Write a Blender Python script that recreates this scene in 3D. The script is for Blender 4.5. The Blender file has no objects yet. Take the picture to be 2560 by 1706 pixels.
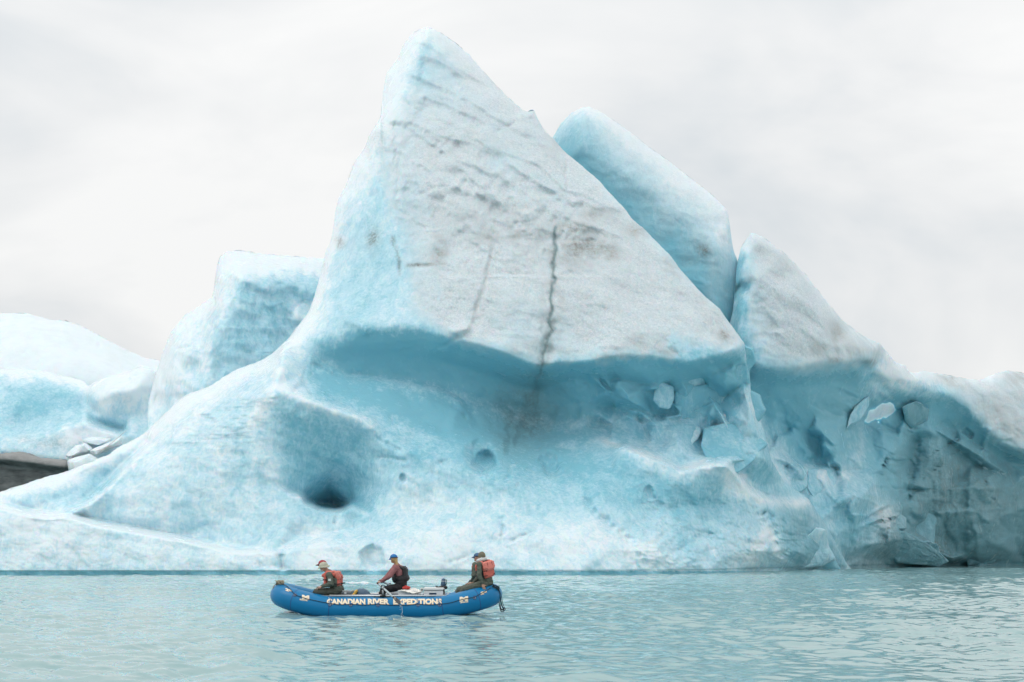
import bpy, bmesh, math, random
import numpy as np
from mathutils import Vector, Matrix
from mathutils.geometry import delaunay_2d_cdt

# ------------------------------------------------------------------ camera
FPX, CXP, HOR, CAMH = 3555.0, 1280.0, 1374.0, 1.7     # focal length, centre and horizon of the 2560 px photograph
SC = bpy.context.scene
COL = SC.collection
cam_d = bpy.data.cameras.new('camera')
cam_d.sensor_width = 36.0
cam_d.lens = FPX / 2560.0 * 36.0
cam_d.shift_y = (HOR - 853.0) / 2560.0
cam_d.clip_end = 9000.0
cam_d.clip_start = 0.1
cam = bpy.data.objects.new('camera', cam_d)
COL.objects.link(cam)
cam.location = (0, 0, CAMH)
cam.rotation_euler = (math.radians(90), 0, 0)
SC.camera = cam

# ------------------------------------------------------------------ sky and sun
SUN_EL, SUN_AZ = 52.0, -115.0      # degrees; azimuth clockwise from +Y (view direction): high, from the left
w = bpy.data.worlds.new('World')
SC.world = w
w.use_nodes = True
nt = w.node_tree
nt.nodes.clear()
N = nt.nodes.new
out = N('ShaderNodeOutputWorld')
bg = N('ShaderNodeBackground')
sky = N('ShaderNodeTexSky')
sky.sky_type = 'NISHITA'
sky.sun_disc = False
sky.sun_elevation = math.radians(SUN_EL)
sky.sun_rotation = math.radians(SUN_AZ)
sky.air_density = 1.0
sky.dust_density = 2.0
tc = N('ShaderNodeTexCoord')
sep = N('ShaderNodeSeparateXYZ')
nt.links.new(tc.outputs['Generated'], sep.inputs[0])
mp = N('ShaderNodeMapping')
mp.inputs['Scale'].default_value = (1.0, 1.0, 2.3)
mp.inputs['Location'].default_value = (-0.31, -2.53, 0.44)
nt.links.new(tc.outputs['Generated'], mp.inputs[0])
n1 = N('ShaderNodeTexNoise')
n1.inputs['Scale'].default_value = 3.1
n1.inputs['Detail'].default_value = 5.0
n1.inputs['Roughness'].default_value = 0.5
n1.inputs['Distortion'].default_value = 0.5
nt.links.new(mp.outputs[0], n1.inputs['Vector'])
cr = N('ShaderNodeValToRGB')        # thin and thick parts of the cloud deck
cr.color_ramp.elements[0].position = 0.33
cr.color_ramp.elements[0].color = (0.66, 0.70, 0.725, 1)
cr.color_ramp.elements[1].position = 0.60
cr.color_ramp.elements[1].color = (0.895, 0.895, 0.885, 1)
e = cr.color_ramp.elements.new(0.47)
e.color = (0.80, 0.81, 0.812, 1)
nt.links.new(n1.outputs['Fac'], cr.inputs[0])
# an overcast deck is brighter overhead than at the horizon (CIE overcast sky)
mz = N('ShaderNodeMath'); mz.operation = 'MULTIPLY_ADD'; mz.use_clamp = False
mzc = N('ShaderNodeMath'); mzc.operation = 'MAXIMUM'; mzc.inputs[1].default_value = 0.0
nt.links.new(sep.outputs[2], mzc.inputs[0])
mzq = N('ShaderNodeMath'); mzq.operation = 'POWER'; mzq.inputs[1].default_value = 2.0
nt.links.new(mzc.outputs[0], mzq.inputs[0])
nt.links.new(mzq.outputs[0], mz.inputs[0])
mz.inputs[1].default_value = 0.75
mz.inputs[2].default_value = 1.06
cm = N('ShaderNodeVectorMath'); cm.operation = 'SCALE'
nt.links.new(cr.outputs[0], cm.inputs[0])
nt.links.new(mz.outputs[0], cm.inputs['Scale'])
skm = N('ShaderNodeVectorMath'); skm.operation = 'SCALE'
skm.inputs['Scale'].default_value = 0.10
nt.links.new(sky.outputs[0], skm.inputs[0])
mix = N('ShaderNodeMix'); mix.data_type = 'RGBA'
mix.inputs[0].default_value = 0.93
nt.links.new(skm.outputs[0], mix.inputs[6])
nt.links.new(cm.outputs[0], mix.inputs[7])
nt.links.new(mix.outputs[2], bg.inputs[0])
bg.inputs[1].default_value = 1.0
nt.links.new(bg.outputs[0], out.inputs[0])

sd = bpy.data.lights.new('sun', 'SUN')
sd.energy = 0.65
sd.angle = math.radians(25)
sd.color = (1.0, 0.96, 0.90)
sun = bpy.data.objects.new('sun', sd)
COL.objects.link(sun)
_el, _az = math.radians(SUN_EL), math.radians(SUN_AZ)
_dir = Vector((math.sin(_az) * math.cos(_el), math.cos(_az) * math.cos(_el), math.sin(_el)))
sun.rotation_euler = _dir.to_track_quat('Z', 'Y').to_euler()
sun.location = _dir * 200

vs = SC.view_settings
vs.view_transform = 'Standard'
vs.look = 'None'
vs.exposure = 0.0
vs.gamma = 1.0
vs.use_curve_mapping = False
SC.render.engine = 'CYCLES'
cy = SC.cycles
cy.use_denoising = True
try:
    cy.denoiser = 'OPENIMAGEDENOISE'
except Exception:
    pass
cy.use_adaptive_sampling = True
cy.adaptive_threshold = 0.03
cy.max_bounces = 6
cy.diffuse_bounces = 3
cy.glossy_bounces = 3
cy.transmission_bounces = 3
cy.caustics_reflective = False
cy.caustics_refractive = False
cy.sample_clamp_indirect = 8.0

# ------------------------------------------------------------------ helpers
def at(px, py, Y):
    """pixel of the photograph at distance Y -> point of the place"""
    return ((px - CXP) / FPX * Y, Y, CAMH + (HOR - py) / FPX * Y)

def tag(o, label=None, cat=None, group=None, kind=None):
    if label: o['label'] = label
    if cat: o['category'] = cat
    if group: o['group'] = group
    if kind: o['kind'] = kind
    return o

def empty(name, loc=(0, 0, 0)):
    o = bpy.data.objects.new(name, None)
    o.empty_display_size = 0.2
    COL.objects.link(o)
    o.location = loc
    return o

def link(name, me, mat, parent=None, smooth=True):
    o = bpy.data.objects.new(name, me)
    COL.objects.link(o)
    if mat is not None:
        if isinstance(mat, (list, tuple)):
            for m in mat: me.materials.append(m)
        elif len(me.materials) == 0:
            me.materials.append(mat)
    if parent is not None:
        o.parent = parent
        o.matrix_parent_inverse = Matrix.Translation(parent.location).inverted()
    if smooth and len(me.polygons):
        me.polygons.foreach_set('use_smooth', np.ones(len(me.polygons), dtype=bool))
    return o

def np_mesh(name, verts, quads):
    me = bpy.data.meshes.new(name)
    nv, nq = len(verts), len(quads)
    me.vertices.add(nv)
    me.vertices.foreach_set('co', np.ascontiguousarray(verts, dtype=np.float32).ravel())
    me.loops.add(nq * 4)
    me.polygons.add(nq)
    me.loops.foreach_set('vertex_index', np.ascontiguousarray(quads, dtype=np.int32).ravel())
    me.polygons.foreach_set('loop_start', np.arange(0, nq * 4, 4, dtype=np.int32))
    me.polygons.foreach_set('loop_total', np.full(nq, 4, dtype=np.int32))
    me.update(calc_edges=True)
    me.validate()
    return me

def grid_quads(nr, nc):
    i = np.arange(nr - 1)[:, None] * nc + np.arange(nc - 1)[None, :]
    return np.stack([i, i + nc, i + nc + 1, i + 1], -1).reshape(-1, 4)

# --- numpy gradient noise
_rng = np.random.default_rng(7)
_perm = np.concatenate([_rng.permutation(256)] * 3).astype(np.int32)
_g = _rng.normal(size=(256, 3)); _g /= np.linalg.norm(_g, axis=1)[:, None]
_g = _g.astype(np.float32); _g0, _g1, _g2 = (np.ascontiguousarray(_g[:, i]) for i in range(3))
def gnoise(x, y, z):
    """gradient noise; a scalar z gives the cheaper plane noise"""
    x = np.asarray(x, np.float32); y = np.asarray(y, np.float32)
    flat = np.isscalar(z)
    fx, fy = np.floor(x), np.floor(y)
    xf, yf = x - fx, y - fy
    xi, yi = fx.astype(np.int32) & 255, fy.astype(np.int32) & 255
    u, v = (t * t * t * (t * (t * 6 - 15) + 10) for t in (xf, yf))
    if not flat:
        z = np.asarray(z, np.float32); fz = np.floor(z); zf = z - fz; zi = fz.astype(np.int32) & 255
        q = zf * zf * zf * (zf * (zf * 6 - 15) + 10)
    r = np.zeros(x.shape, np.float32)
    for dx in (0, 1):
        hx = _perm[xi + dx]; wx = u if dx else 1 - u
        for dy in (0, 1):
            hy = _perm[hx + ((yi + dy) & 255)]; wxy = wx * (v if dy else 1 - v)
            if flat:
                h = _perm[hy + (int(z * 7.13) & 255)]
                r += wxy * (_g0[h] * (xf - dx) + _g1[h] * (yf - dy)) * 1.22
            else:
                for dz in (0, 1):
                    h = _perm[hy + ((zi + dz) & 255)]
                    r += wxy * (q if dz else 1 - q) * (_g0[h] * (xf - dx) + _g1[h] * (yf - dy) + _g2[h] * (zf - dz))
    return r * 1.5

def fbm(x, y, z, oct=4, rough=0.5):
    a, s, f = 1.0, 0, 1.0
    t = 0
    for k in range(oct):
        s = s + a * gnoise(x * f + 17.3 * k, y * f - 9.1 * k, z * f + 4.7 * k)
        t += a
        a *= rough
        f *= 2.03
    return s / t

def ridged(x, y, z, oct=3):
    a, s, f, t = 1.0, 0, 1.0, 0
    for k in range(oct):
        s = s + a * (1 - np.abs(gnoise(x * f + 7.7 * k, y * f + 3.1 * k, z * f)) * 2)
        t += a; a *= 0.5; f *= 2.1
    return s / t

def seg_dist(px, py, line):
    """distance of points to a polyline, and signed side of the nearest segment (+ below/right)"""
    best = np.full(px.shape, 1e9); side = np.zeros(px.shape); par = np.zeros(px.shape)
    n = len(line) - 1
    for k in range(n):
        ax, ay = line[k][0], line[k][1]; bx, by = line[k + 1][0], line[k + 1][1]
        dx, dy = bx - ax, by - ay
        L = dx * dx + dy * dy + 1e-9
        t = np.clip(((px - ax) * dx + (py - ay) * dy) / L, 0, 1)
        d = np.hypot(px - ax - t * dx, py - ay - t * dy)
        m = d < best
        best = np.where(m, d, best)
        side = np.where(m, np.sign(dx * (py - ay) - dy * (px - ax)), side)
        par = np.where(m, (k + t) / n, par)
    return best, side, par

def polymask(px, py, poly, feather):
    xs_ = [p[0] for p in poly]; ys_ = [p[1] for p in poly]
    r = np.zeros(px.shape)
    m = (px > min(xs_) - feather) & (px < max(xs_) + feather) & (py > min(ys_) - feather) & (py < max(ys_) + feather)
    if not m.any(): return r
    x, y = px[m], py[m]
    inside = np.zeros(x.shape, dtype=bool)
    n = len(poly)
    for k in range(n):
        x1, y1 = poly[k]; x2, y2 = poly[(k + 1) % n]
        if y1 == y2: continue
        inside ^= ((y1 > y) != (y2 > y)) & (x < (x2 - x1) * (y - y1) / (y2 - y1) + x1)
    d, _, _ = seg_dist(x, y, list(poly) + [poly[0]])
    r[m] = np.clip(np.where(inside, d, -d) / feather * 0.5 + 0.5, 0, 1)
    return r

# --- material helper
def mat_new(name):
    m = bpy.data.materials.new(name)
    m.use_nodes = True
    t = m.node_tree
    b = t.nodes['Principled BSDF']
    return m, t, b

def simple_mat(name, color, rough=0.6, metal=0.0, spec=0.5, var=0.12, scale=30.0, bump=0.0, bscale=80.0):
    """plain procedural material: colour broken up by noise, optional fine relief"""
    m, t, b = mat_new(name)
    co = t.nodes.new('ShaderNodeTexCoord')
    no = t.nodes.new('ShaderNodeTexNoise')
    no.inputs['Scale'].default_value = scale
    no.inputs['Detail'].default_value = 3
    t.links.new(co.outputs['Object'], no.inputs['Vector'])
    mx = t.nodes.new('ShaderNodeMix'); mx.data_type = 'RGBA'
    c = np.array(color)
    mx.inputs[6].default_value = (*np.clip(c * (1 - var), 0, 1), 1)
    mx.inputs[7].default_value = (*np.clip(c * (1 + var), 0, 1), 1)
    t.links.new(no.outputs['Fac'], mx.inputs[0])
    t.links.new(mx.outputs[2], b.inputs['Base Color'])
    b.inputs['Roughness'].default_value = rough
    b.inputs['Metallic'].default_value = metal
    b.inputs['Specular IOR Level'].default_value = spec
    if bump:
        n2 = t.nodes.new('ShaderNodeTexNoise')
        n2.inputs['Scale'].default_value = bscale
        n2.inputs['Detail'].default_value = 2
        t.links.new(co.outputs['Object'], n2.inputs['Vector'])
        bp = t.nodes.new('ShaderNodeBump')
        bp.inputs['Strength'].default_value = bump
        bp.inputs['Distance'].default_value = 0.01
        t.links.new(n2.outputs['Fac'], bp.inputs['Height'])
        t.links.new(bp.outputs[0], b.inputs['Normal'])
    return m
# ------------------------------------------------------------------ ice material
def make_ice():
    m, t, b = mat_new('glacier_ice')
    L = t.links.new
    def node(k, **kw):
        n = t.nodes.new(k)
        for a, v in kw.items(): setattr(n, a, v)
        return n
    def attr(n):
        a = node('ShaderNodeAttribute'); a.attribute_name = n
        return a.outputs['Fac']
    def math_(op, a, bb, clamp=False):
        n = node('ShaderNodeMath', operation=op); n.use_clamp = clamp
        for i, v in enumerate((a, bb)):
            if isinstance(v, (int, float)): n.inputs[i].default_value = v
            else: L(v, n.inputs[i])
        return n.outputs[0]
    def noise(scale, detail, rough, vec, dist=0.0):
        n = node('ShaderNodeTexNoise')
        n.inputs['Scale'].default_value = scale; n.inputs['Detail'].default_value = detail
        n.inputs['Roughness'].default_value = rough; n.inputs['Distortion'].default_value = dist
        L(vec, n.inputs['Vector'])
        return n.outputs['Fac']
    def ramp(v, a, bb):
        n = node('ShaderNodeMapRange'); n.inputs[1].default_value = a; n.inputs[2].default_value = bb
        L(v, n.inputs[0]); return n.outputs[0]
    def mix(f, a, bb):
        n = node('ShaderNodeMix', data_type='RGBA')
        L(f, n.inputs[0])
        for i, v in ((6, a), (7, bb)):
            if isinstance(v, tuple): n.inputs[i].default_value = (*v, 1)
            else: L(v, n.inputs[i])
        return n.outputs[2]
    co = node('ShaderNodeTexCoord').outputs['Object']
    mpz = node('ShaderNodeMapping'); mpz.inputs['Scale'].default_value = (1, 1, 0.38); mpz.inputs['Rotation'].default_value = (0, math.radians(24), 0)
    L(co, mpz.inputs[0]); streak = mpz.outputs[0]
    clear, crust, dirt, frost_glow = attr('clear'), attr('crust'), attr('dirt'), attr('frost_glow')
    big = noise(0.16, 3, 0.6, streak, 0.5)
    mid = noise(0.75, 4, 0.62, streak, 0.4)
    mpf = node('ShaderNodeMapping'); mpf.inputs['Scale'].default_value = (1, 1, 0.45); mpf.inputs['Rotation'].default_value = (0, math.radians(-20), 0)
    L(co, mpf.inputs[0])
    fib = noise(1.9, 5, 0.72, mpf.outputs[0], 1.1)
    fine = noise(5.0, 4, 0.75, co)
    grain = noise(22.0, 1, 0.6, co)
    # bubbly white ice and clear blue ice, in cloudy patches; 'clear' also carries painted shade
    f = math_('ADD', math_('MULTIPLY', ramp(big, 0.3, 0.72), 0.5), math_('MULTIPLY', ramp(mid, 0.3, 0.7), 0.45))
    f = math_('ADD', math_('MULTIPLY', f, 0.75), math_('MULTIPLY', clear, 0.95))
    f = math_('SUBTRACT', f, math_('MULTIPLY', frost_glow, 0.9))
    f = math_('ADD', f, math_('MULTIPLY', math_('SUBTRACT', fine, 0.5), 0.75))
    f = math_('ADD', f, math_('MULTIPLY', math_('SUBTRACT', fib, 0.5), 1.15), True)
    cr_ = node('ShaderNodeValToRGB')
    el = cr_.color_ramp.elements
    el[0].position, el[0].color = 0.0, (0.74, 0.83, 0.87, 1)
    el[1].position, el[1].color = 1.0, (0.22, 0.51, 0.62, 1)
    e2 = el.new(0.45); e2.color = (0.46, 0.69, 0.78, 1)
    L(f, cr_.inputs[0])
    col = cr_.outputs[0]
    # weathered granular crust
    cg = mix(ramp(math_('ADD', math_('MULTIPLY', grain, 0.5), math_('MULTIPLY', fine, 0.5)), 0.35, 0.65), (0.40, 0.505, 0.55), (0.74, 0.795, 0.82))
    cf = math_('ADD', crust, math_('MULTIPLY', math_('SUBTRACT', mid, 0.5), 0.5))
    cf = math_('SUBTRACT', cf, math_('MULTIPLY', ramp(big, 0.45, 0.75), 0.35))
    col = mix(ramp(cf, 0.1, 0.95), col, cg)
    # silt and rock dust
    dn = math_('MULTIPLY', dirt, math_('ADD', ramp(fine, 0.32, 0.68), 0.1))
    dn = math_('MULTIPLY', dn, math_('ADD', ramp(mid, 0.3, 0.6), 0.25), True)
    col = mix(dn, col, (0.20, 0.185, 0.155))
    col = mix(math_('MULTIPLY', attr('silt'), math_('ADD', 0.55, math_('MULTIPLY', fib, 0.7)), True), col, (0.10, 0.185, 0.20))
    L(col, b.inputs['Base Color'])
    r = math_('ADD', 0.24, math_('MULTIPLY', crust, 0.5))
    r = math_('ADD', r, math_('MULTIPLY', math_('SUBTRACT', mid, 0.5), 0.25), True)
    L(r, b.inputs['Roughness'])
    b.inputs['IOR'].default_value = 1.31
    b.inputs['Subsurface Weight'].default_value = 0.6
    b.inputs['Subsurface Radius'].default_value = (0.25, 0.7, 1.0)
    b.inputs['Subsurface Scale'].default_value = 0.11
    b.inputs['Specular IOR Level'].default_value = 0.35
    hb = math_('ADD', math_('MULTIPLY', fine, 0.6), math_('MULTIPLY', grain, math_('ADD', 0.06, math_('MULTIPLY', crust, 0.07))))
    hb = math_('ADD', hb, math_('MULTIPLY', mid, 0.9))
    hb = math_('ADD', hb, math_('MULTIPLY', fib, 0.5))
    bp = node('ShaderNodeBump'); bp.inputs['Strength'].default_value = 0.55; bp.inputs['Distance'].default_value = 0.16
    L(hb, bp.inputs['Height']); L(bp.outputs[0], b.inputs['Normal'])
    return m
ICE = make_ice()

# ------------------------------------------------------------------ sculpting: constrained triangulation of surveyed ridge and valley lines
def gauss1(a, s, axis):
    if s <= 0: return a
    n = int(3 * s) + 1
    k = np.exp(-0.5 * (np.arange(-n, n + 1) / s) ** 2); k /= k.sum()
    p = [(0, 0), (0, 0)]; p[axis] = (n, n)
    b = np.pad(a, p, mode='edge')
    out_ = np.zeros_like(a)
    for i, wgt in enumerate(k):
        sl = [slice(None), slice(None)]; sl[axis] = slice(i, i + a.shape[axis])
        out_ += wgt * b[tuple(sl)]
    return out_

def tin_raster(lines, x0, x1, y0, y1, cell):
    pts, dep, edges, key = [], [], [], {}
    def add(x, y, d):
        k = (round(x * 2), round(y * 2))
        if k in key: return key[k]
        key[k] = len(pts); pts.append(Vector((x, y))); dep.append(d)
        return key[k]
    for ln in lines:
        prev = None
        for p in ln:
            i = add(p[0], p[1], p[2])
            if prev is not None and prev != i: edges.append((prev, i))
            prev = i
    P = np.array([(p.x, p.y) for p in pts]); D = np.array(dep)
    for (cx, cy_) in [(x0 - 50, y0 - 50), (x1 + 50, y0 - 50), (x0 - 50, y1 + 50), (x1 + 50, y1 + 50)]:
        j = np.argmin(np.hypot(P[:, 0] - cx, P[:, 1] - cy_)); add(cx, cy_, D[j])
    v, e_, f, ov, oe, of = delaunay_2d_cdt(pts, edges, [], 0, 1e-4)
    dv = []
    for i, o in enumerate(ov):
        if o: dv.append(dep[o[0]])
        else:
            d2 = np.hypot(P[:, 0] - v[i].x, P[:, 1] - v[i].y) + 1e-3
            j = np.argsort(d2)[:3]; dv.append(float((D[j] / d2[j]).sum() / (1 / d2[j]).sum()))
    gx = np.arange(x0, x1 + cell, cell, dtype=float); gy = np.arange(y0, y1 + cell, cell, dtype=float)
    R = np.full((len(gy), len(gx)), np.nan)
    for tri in f:
        if len(tri) != 3: continue
        a, b, c = (v[i] for i in tri); da, db, dc = (dv[i] for i in tri)
        i0 = max(int((min(a.x, b.x, c.x) - x0) / cell), 0); i1 = min(int((max(a.x, b.x, c.x) - x0) / cell) + 2, len(gx))
        j0 = max(int((min(a.y, b.y, c.y) - y0) / cell), 0); j1 = min(int((max(a.y, b.y, c.y) - y0) / cell) + 2, len(gy))
        if i0 >= i1 or j0 >= j1: continue
        X, Y = np.meshgrid(gx[i0:i1], gy[j0:j1])
        den = (b.y - c.y) * (a.x - c.x) + (c.x - b.x) * (a.y - c.y)
        if abs(den) < 1e-9: continue
        l1 = ((b.y - c.y) * (X - c.x) + (c.x - b.x) * (Y - c.y)) / den
        l2 = ((c.y - a.y) * (X - c.x) + (a.x - c.x) * (Y - c.y)) / den
        l3 = 1 - l1 - l2
        m = (l1 >= -1e-6) & (l2 >= -1e-6) & (l3 >= -1e-6)
        sub = R[j0:j1, i0:i1]
        sub[m] = (l1 * da + l2 * db + l3 * dc)[m]
    bad = np.isnan(R)
    if bad.any(): R[bad] = np.nanmean(R)
    return gx, gy, R

def bilin(gx, gy, R, x, y):
    c = gx[1] - gx[0]
    fx = np.clip((x - gx[0]) / c, 0, len(gx) - 1.001); fy = np.clip((y - gy[0]) / c, 0, len(gy) - 1.001)
    i, j = fx.astype(int), fy.astype(int); u, v = fx - i, fy - j
    return R[j, i] * (1 - u) * (1 - v) + R[j, i + 1] * u * (1 - v) + R[j + 1, i] * (1 - u) * v + R[j + 1, i + 1] * u * v

def carve(px, py, Y, cuts):
    """grooves, cracks, ledges and pits: (line, half width px, depth m, kind)"""
    for ln, wd, dp, kind in cuts:
        if kind in ('crack', 'ledge'):
            if kind == 'ledge': wd = max(wd * 2.2, 10.0)
            wd = max(wd, 4.0); dp = min(dp, wd * (0.085 if kind == 'crack' else 0.07))
        xs = [p[0] for p in ln]; ys = [p[1] for p in ln]
        mrg = wd * 5 + 30
        m = (px > min(xs) - mrg) & (px < max(xs) + mrg) & (py > min(ys) - mrg) & (py < max(ys) + mrg)
        if not m.any(): continue
        x, y = px[m], py[m]
        jx = fbm(x / 30.0, y / 30.0, (wd), 3) * min(wd * 1.6, 12)
        if kind == 'ledge': jx = jx + fbm(x / 9.0, y / 9.0, (wd + 3), 2) * min(wd * 0.7, 5)
        d, s, p = seg_dist(x + jx, y + jx * 0.7, ln)
        amp = 0.65 + 0.7 * fbm(x / 40.0, y / 40.0, (5.0 + wd), 2)
        ends = np.clip(np.minimum(p, 1 - p) * 8 + 0.12, 0, 1)
        if kind == 'crack':
            brk = np.clip(0.75 + 1.6 * fbm(x / 34.0, y / 34.0, (9.0 + wd), 2), 0.05, 1.1)
            Y[m] += 0.6 * dp * brk * ends * np.exp(-(d / (wd * (0.7 + 0.6 * brk))) ** 2)
        elif kind == 'ledge':      # a melted step: an uneven lip above the line, hollow just below it, fading out downwards
            brk = np.clip(0.75 + 0.8 * fbm(x / 45.0, y / 45.0, (2.0 + wd), 3), 0.2, 1.25)
            q = s * d
            sl = np.where(q > 0, 1 - np.exp(-(d / (wd * 1.1)) ** 2), 0) * np.exp(-np.clip(q, 0, None) / (wd * 5.0))
            Y[m] += 1.25 * dp * brk * ends * sl
        elif kind == 'pit':
            Y[m] += dp * np.exp(-(d / wd) ** 4)
        elif kind == 'rise':
            Y[m] -= dp * np.exp(-(d / wd) ** 2)
    return Y

DEPTH = {}
def sheet(name, outline, lines, bottom, T, mat, parent, cell=3.0, step=3.0, rows=420, blur=2.0, blur2=None, cuts=(), rough=None, paint=None, bexp=0.75, seed=0.0, rim_rows=26, lean=None):
    xs = np.array([p[0] for p in outline], float); ys = np.array([p[1] for p in outline], float)
    Ys = np.array([p[2] for p in outline], float); Rs = np.array([p[3] for p in outline], float)
    up = [(p[0], p[1] - 70, p[2]) for p in outline]
    x0, x1, y0, y1 = xs[0] - 20, xs[-1] + 20, ys.min() - 60, bottom + 10
    gx, gy, R = tin_raster([[p[:3] for p in outline], up] + list(lines), x0, x1, y0, y1, cell)
    R0 = R
    R = gauss1(gauss1(R0, blur, 0), blur, 1)
    if blur2 is not None:
        R2 = gauss1(gauss1(R0, blur2[0], 0), blur2[0], 1)
        XX, YY_ = np.meshgrid(gx, gy)
        mk = np.zeros(R.shape)
        for pl, fe in blur2[1]: mk = np.maximum(mk, polymask(XX, YY_, pl, fe))
        R = R * (1 - mk) + R2 * mk
    # columns: dense where the outline is steep
    fx = np.arange(xs[0], xs[-1] + 0.5, 0.5); fy = np.interp(fx, xs, ys)
    wobble = fbm(fx / 22.0, np.full(fx.shape, 1.3 + seed), (0.7), 4) * 3.2 + fbm(fx / 6.0, np.full(fx.shape, 4.3 + seed), (2.7), 2) * 0.8
    k9 = np.ones(9) / 9
    fy = np.convolve(np.pad(fy, 4, mode='edge'), k9, 'valid') + wobble
    wgt = np.hypot(np.gradient(fx), (0.45 if lean else 0.2) * np.gradient(fy))
    s = np.concatenate([[0], np.cumsum(0.5 * (wgt[1:] + wgt[:-1]))])
    nc = int(s[-1] / step) + 2
    cx = np.interp(np.linspace(0, s[-1], nc), s, fx); cy_ = np.interp(cx, fx, fy)
    v = np.linspace(0, 1, rows)
    n1_ = rim_rows
    bx = np.interp(cx, [q[0] for q in lean], [q[1] for q in lean]) if lean else cx
    H = bottom - cy_
    rim = np.minimum(60.0, H * 0.3)
    a = np.linspace(0, 1, n1_) ** 1.7
    b_ = np.linspace(0, 1, rows - n1_ + 1)[1:]
    PY = np.concatenate([cy_[None, :] + a[:, None] * rim[None, :], (cy_ + rim)[None, :] + b_[:, None] * (H - rim)[None, :]], 0)
    PX = cx[None, :] + (bx - cx)[None, :] * ((PY - cy_[None, :]) / H[None, :])
    Y = bilin(gx, gy, R, PX, PY)
    ol = [(xs[0], ys[0])]
    for q_ in zip(xs[1:], ys[1:]):
        if math.hypot(q_[0] - ol[-1][0], q_[1] - ol[-1][1]) > 14: ol.append(q_)
    d, _, par = seg_dist(PX, PY, ol)
    d = np.minimum(d, PY - cy_[None, :])
    Rr = np.interp(PX, xs, Rs)
    mpp = Y / FPX
    q = np.clip(1 - d * mpp / Rr, 0, 1)
    roll = Rr * (1 - np.sqrt(np.clip(1 - q * q, 0, 1)))
    Y = Y + roll
    Y = carve(PX, PY, Y, cuts)
    crust = np.zeros(PX.shape); clear = np.zeros(PX.shape); dirt = np.zeros(PX.shape); frost_glow = np.zeros(PX.shape); silt = np.zeros(PX.shape)
    if paint is not None:
        pr_ = paint(PX, PY); crust, clear, dirt, frost_glow = pr_[:4]
        silt = pr_[4] if len(pr_) > 4 else silt
    frost_glow = np.maximum(frost_glow, 0.75 * np.clip((Rr - 0.7) / 0.8, 0, 1) * np.exp(-(d * mpp / 1.1) ** 1.4))     # glow of a backlit rim, painted white along the crest
    # relief in the place's own metres
    wx, wz = (PX - CXP) * mpp, CAMH + (HOR - PY) * mpp
    Yb = Y.copy()
    fade = np.clip(d * mpp / 0.5, 0.15, 1)
    gsl = np.gradient(Y, axis=0) / np.maximum(np.gradient(PY, axis=0), 1e-3) / mpp
    fade = fade / (1 + (gsl / 1.6) ** 2)
    Yb += fade * (0.55 * fbm(wx / 7 + seed, Y / 9, wz / 5, 4) + 0.16 * fbm(wx / 1.7, Y / 2.5 + seed, wz / 1.3, 4, 0.55))
    Yb += fade * crust * (0.22 * np.abs(fbm(wx / 2.6 + seed, Y / 3, wz / 1.7, 4, 0.55)) * 2 + 0.62 * fbm(wx / 3.6 + 7, Y / 6, wz / 2.2 + wx / 6, 3))
    if rough is not None: Yb += rough(PX, PY, wx, wz) * np.clip(d * mpp / 0.5, 0.15, 1) * np.maximum(fade, 0.55)
    # the sea has cut a notch at the waterline
    z = CAMH + (HOR - PY) * Yb / FPX
    nt_ = np.clip((0.31 - z) / 0.06, 0, 1)
    Yb += 0.13 * nt_
    Wx, Wz = (PX - CXP) / FPX * Yb, CAMH + (HOR - PY) / FPX * Yb
    # back of the ice: falls away behind the crest down to the water
    nb = 14
    t = (np.arange(1, nb + 1) / nb)
    Tc = np.minimum(T, 6 + 0.9 * np.maximum(Wz[0], 0))
    By = Yb[0][None, :] + (t[:, None] ** 1.15) * Tc[None, :]
    Bz = Wz[0][None, :] * (1 - t[:, None] ** bexp) - 1.2 * t[:, None] ** 2
    Bx = np.repeat(Wx[0][None, :], nb, 0)
    n_ = fbm(Bx / 5 + seed, By / 5, Bz / 5, 3) * np.minimum(1, t[:, None] * 3)
    Bz = Bz + n_ * 0.8 * (t[:, None] < 0.98)
    AX = np.concatenate([Bx[::-1], Wx], 0); AY = np.concatenate([By[::-1], Yb], 0); AZ = np.concatenate([Bz[::-1], Wz], 0)
    nr = AX.shape[0]
    me = np_mesh(name, np.stack([AX, AY, AZ], -1).reshape(-1, 3), grid_quads(nr, nc))
    for nm, ar in (('crust', crust), ('clear', clear), ('dirt', dirt), ('frost_glow', frost_glow), ('silt', silt)):  # 'clear' holds clear ice plus the shade painted on wall and slab
        full = np.concatenate([np.repeat(ar[:1], nb, 0), ar], 0)
        at_ = me.attributes.new(nm, 'FLOAT', 'POINT')
        at_.data.foreach_set('value', full.astype(np.float32).ravel())
    DEPTH[name] = (gx, gy, R)
    return link(name, me, mat, parent)

def facets(PX, PY, polys, n, off, seed):
    """fracture faces: a random triangulated relief with creased edges (metres)"""
    rg = np.random.default_rng(seed)
    xs_ = [p[0] for pl, _, _ in polys for p in pl]; ys_ = [p[1] for pl, _, _ in polys for p in pl]
    x0, x1, y0, y1 = min(xs_) - 60, max(xs_) + 60, min(ys_) - 60, max(ys_) + 60
    pts = [[(rg.uniform(x0, x1), rg.uniform(y0, y1), rg.normal(0, off))] for k in range(n)]
    gx, gy, R = tin_raster(pts, x0, x1, y0, y1, 3.0)
    mk = np.zeros(PX.shape)
    for pl, st, fe in polys: mk = np.maximum(mk, st * polymask(PX, PY, pl, fe))
    idx = np.nonzero(mk > 0.01)
    x, y = PX[idx], PY[idx]
    jx = fbm(x / 40, y / 40, (8.8), 2) * 12
    r = np.zeros(PX.shape); r[idx] = bilin(gx, gy, R, x + jx, y + jx * 0.6) * mk[idx]
    return r

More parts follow.
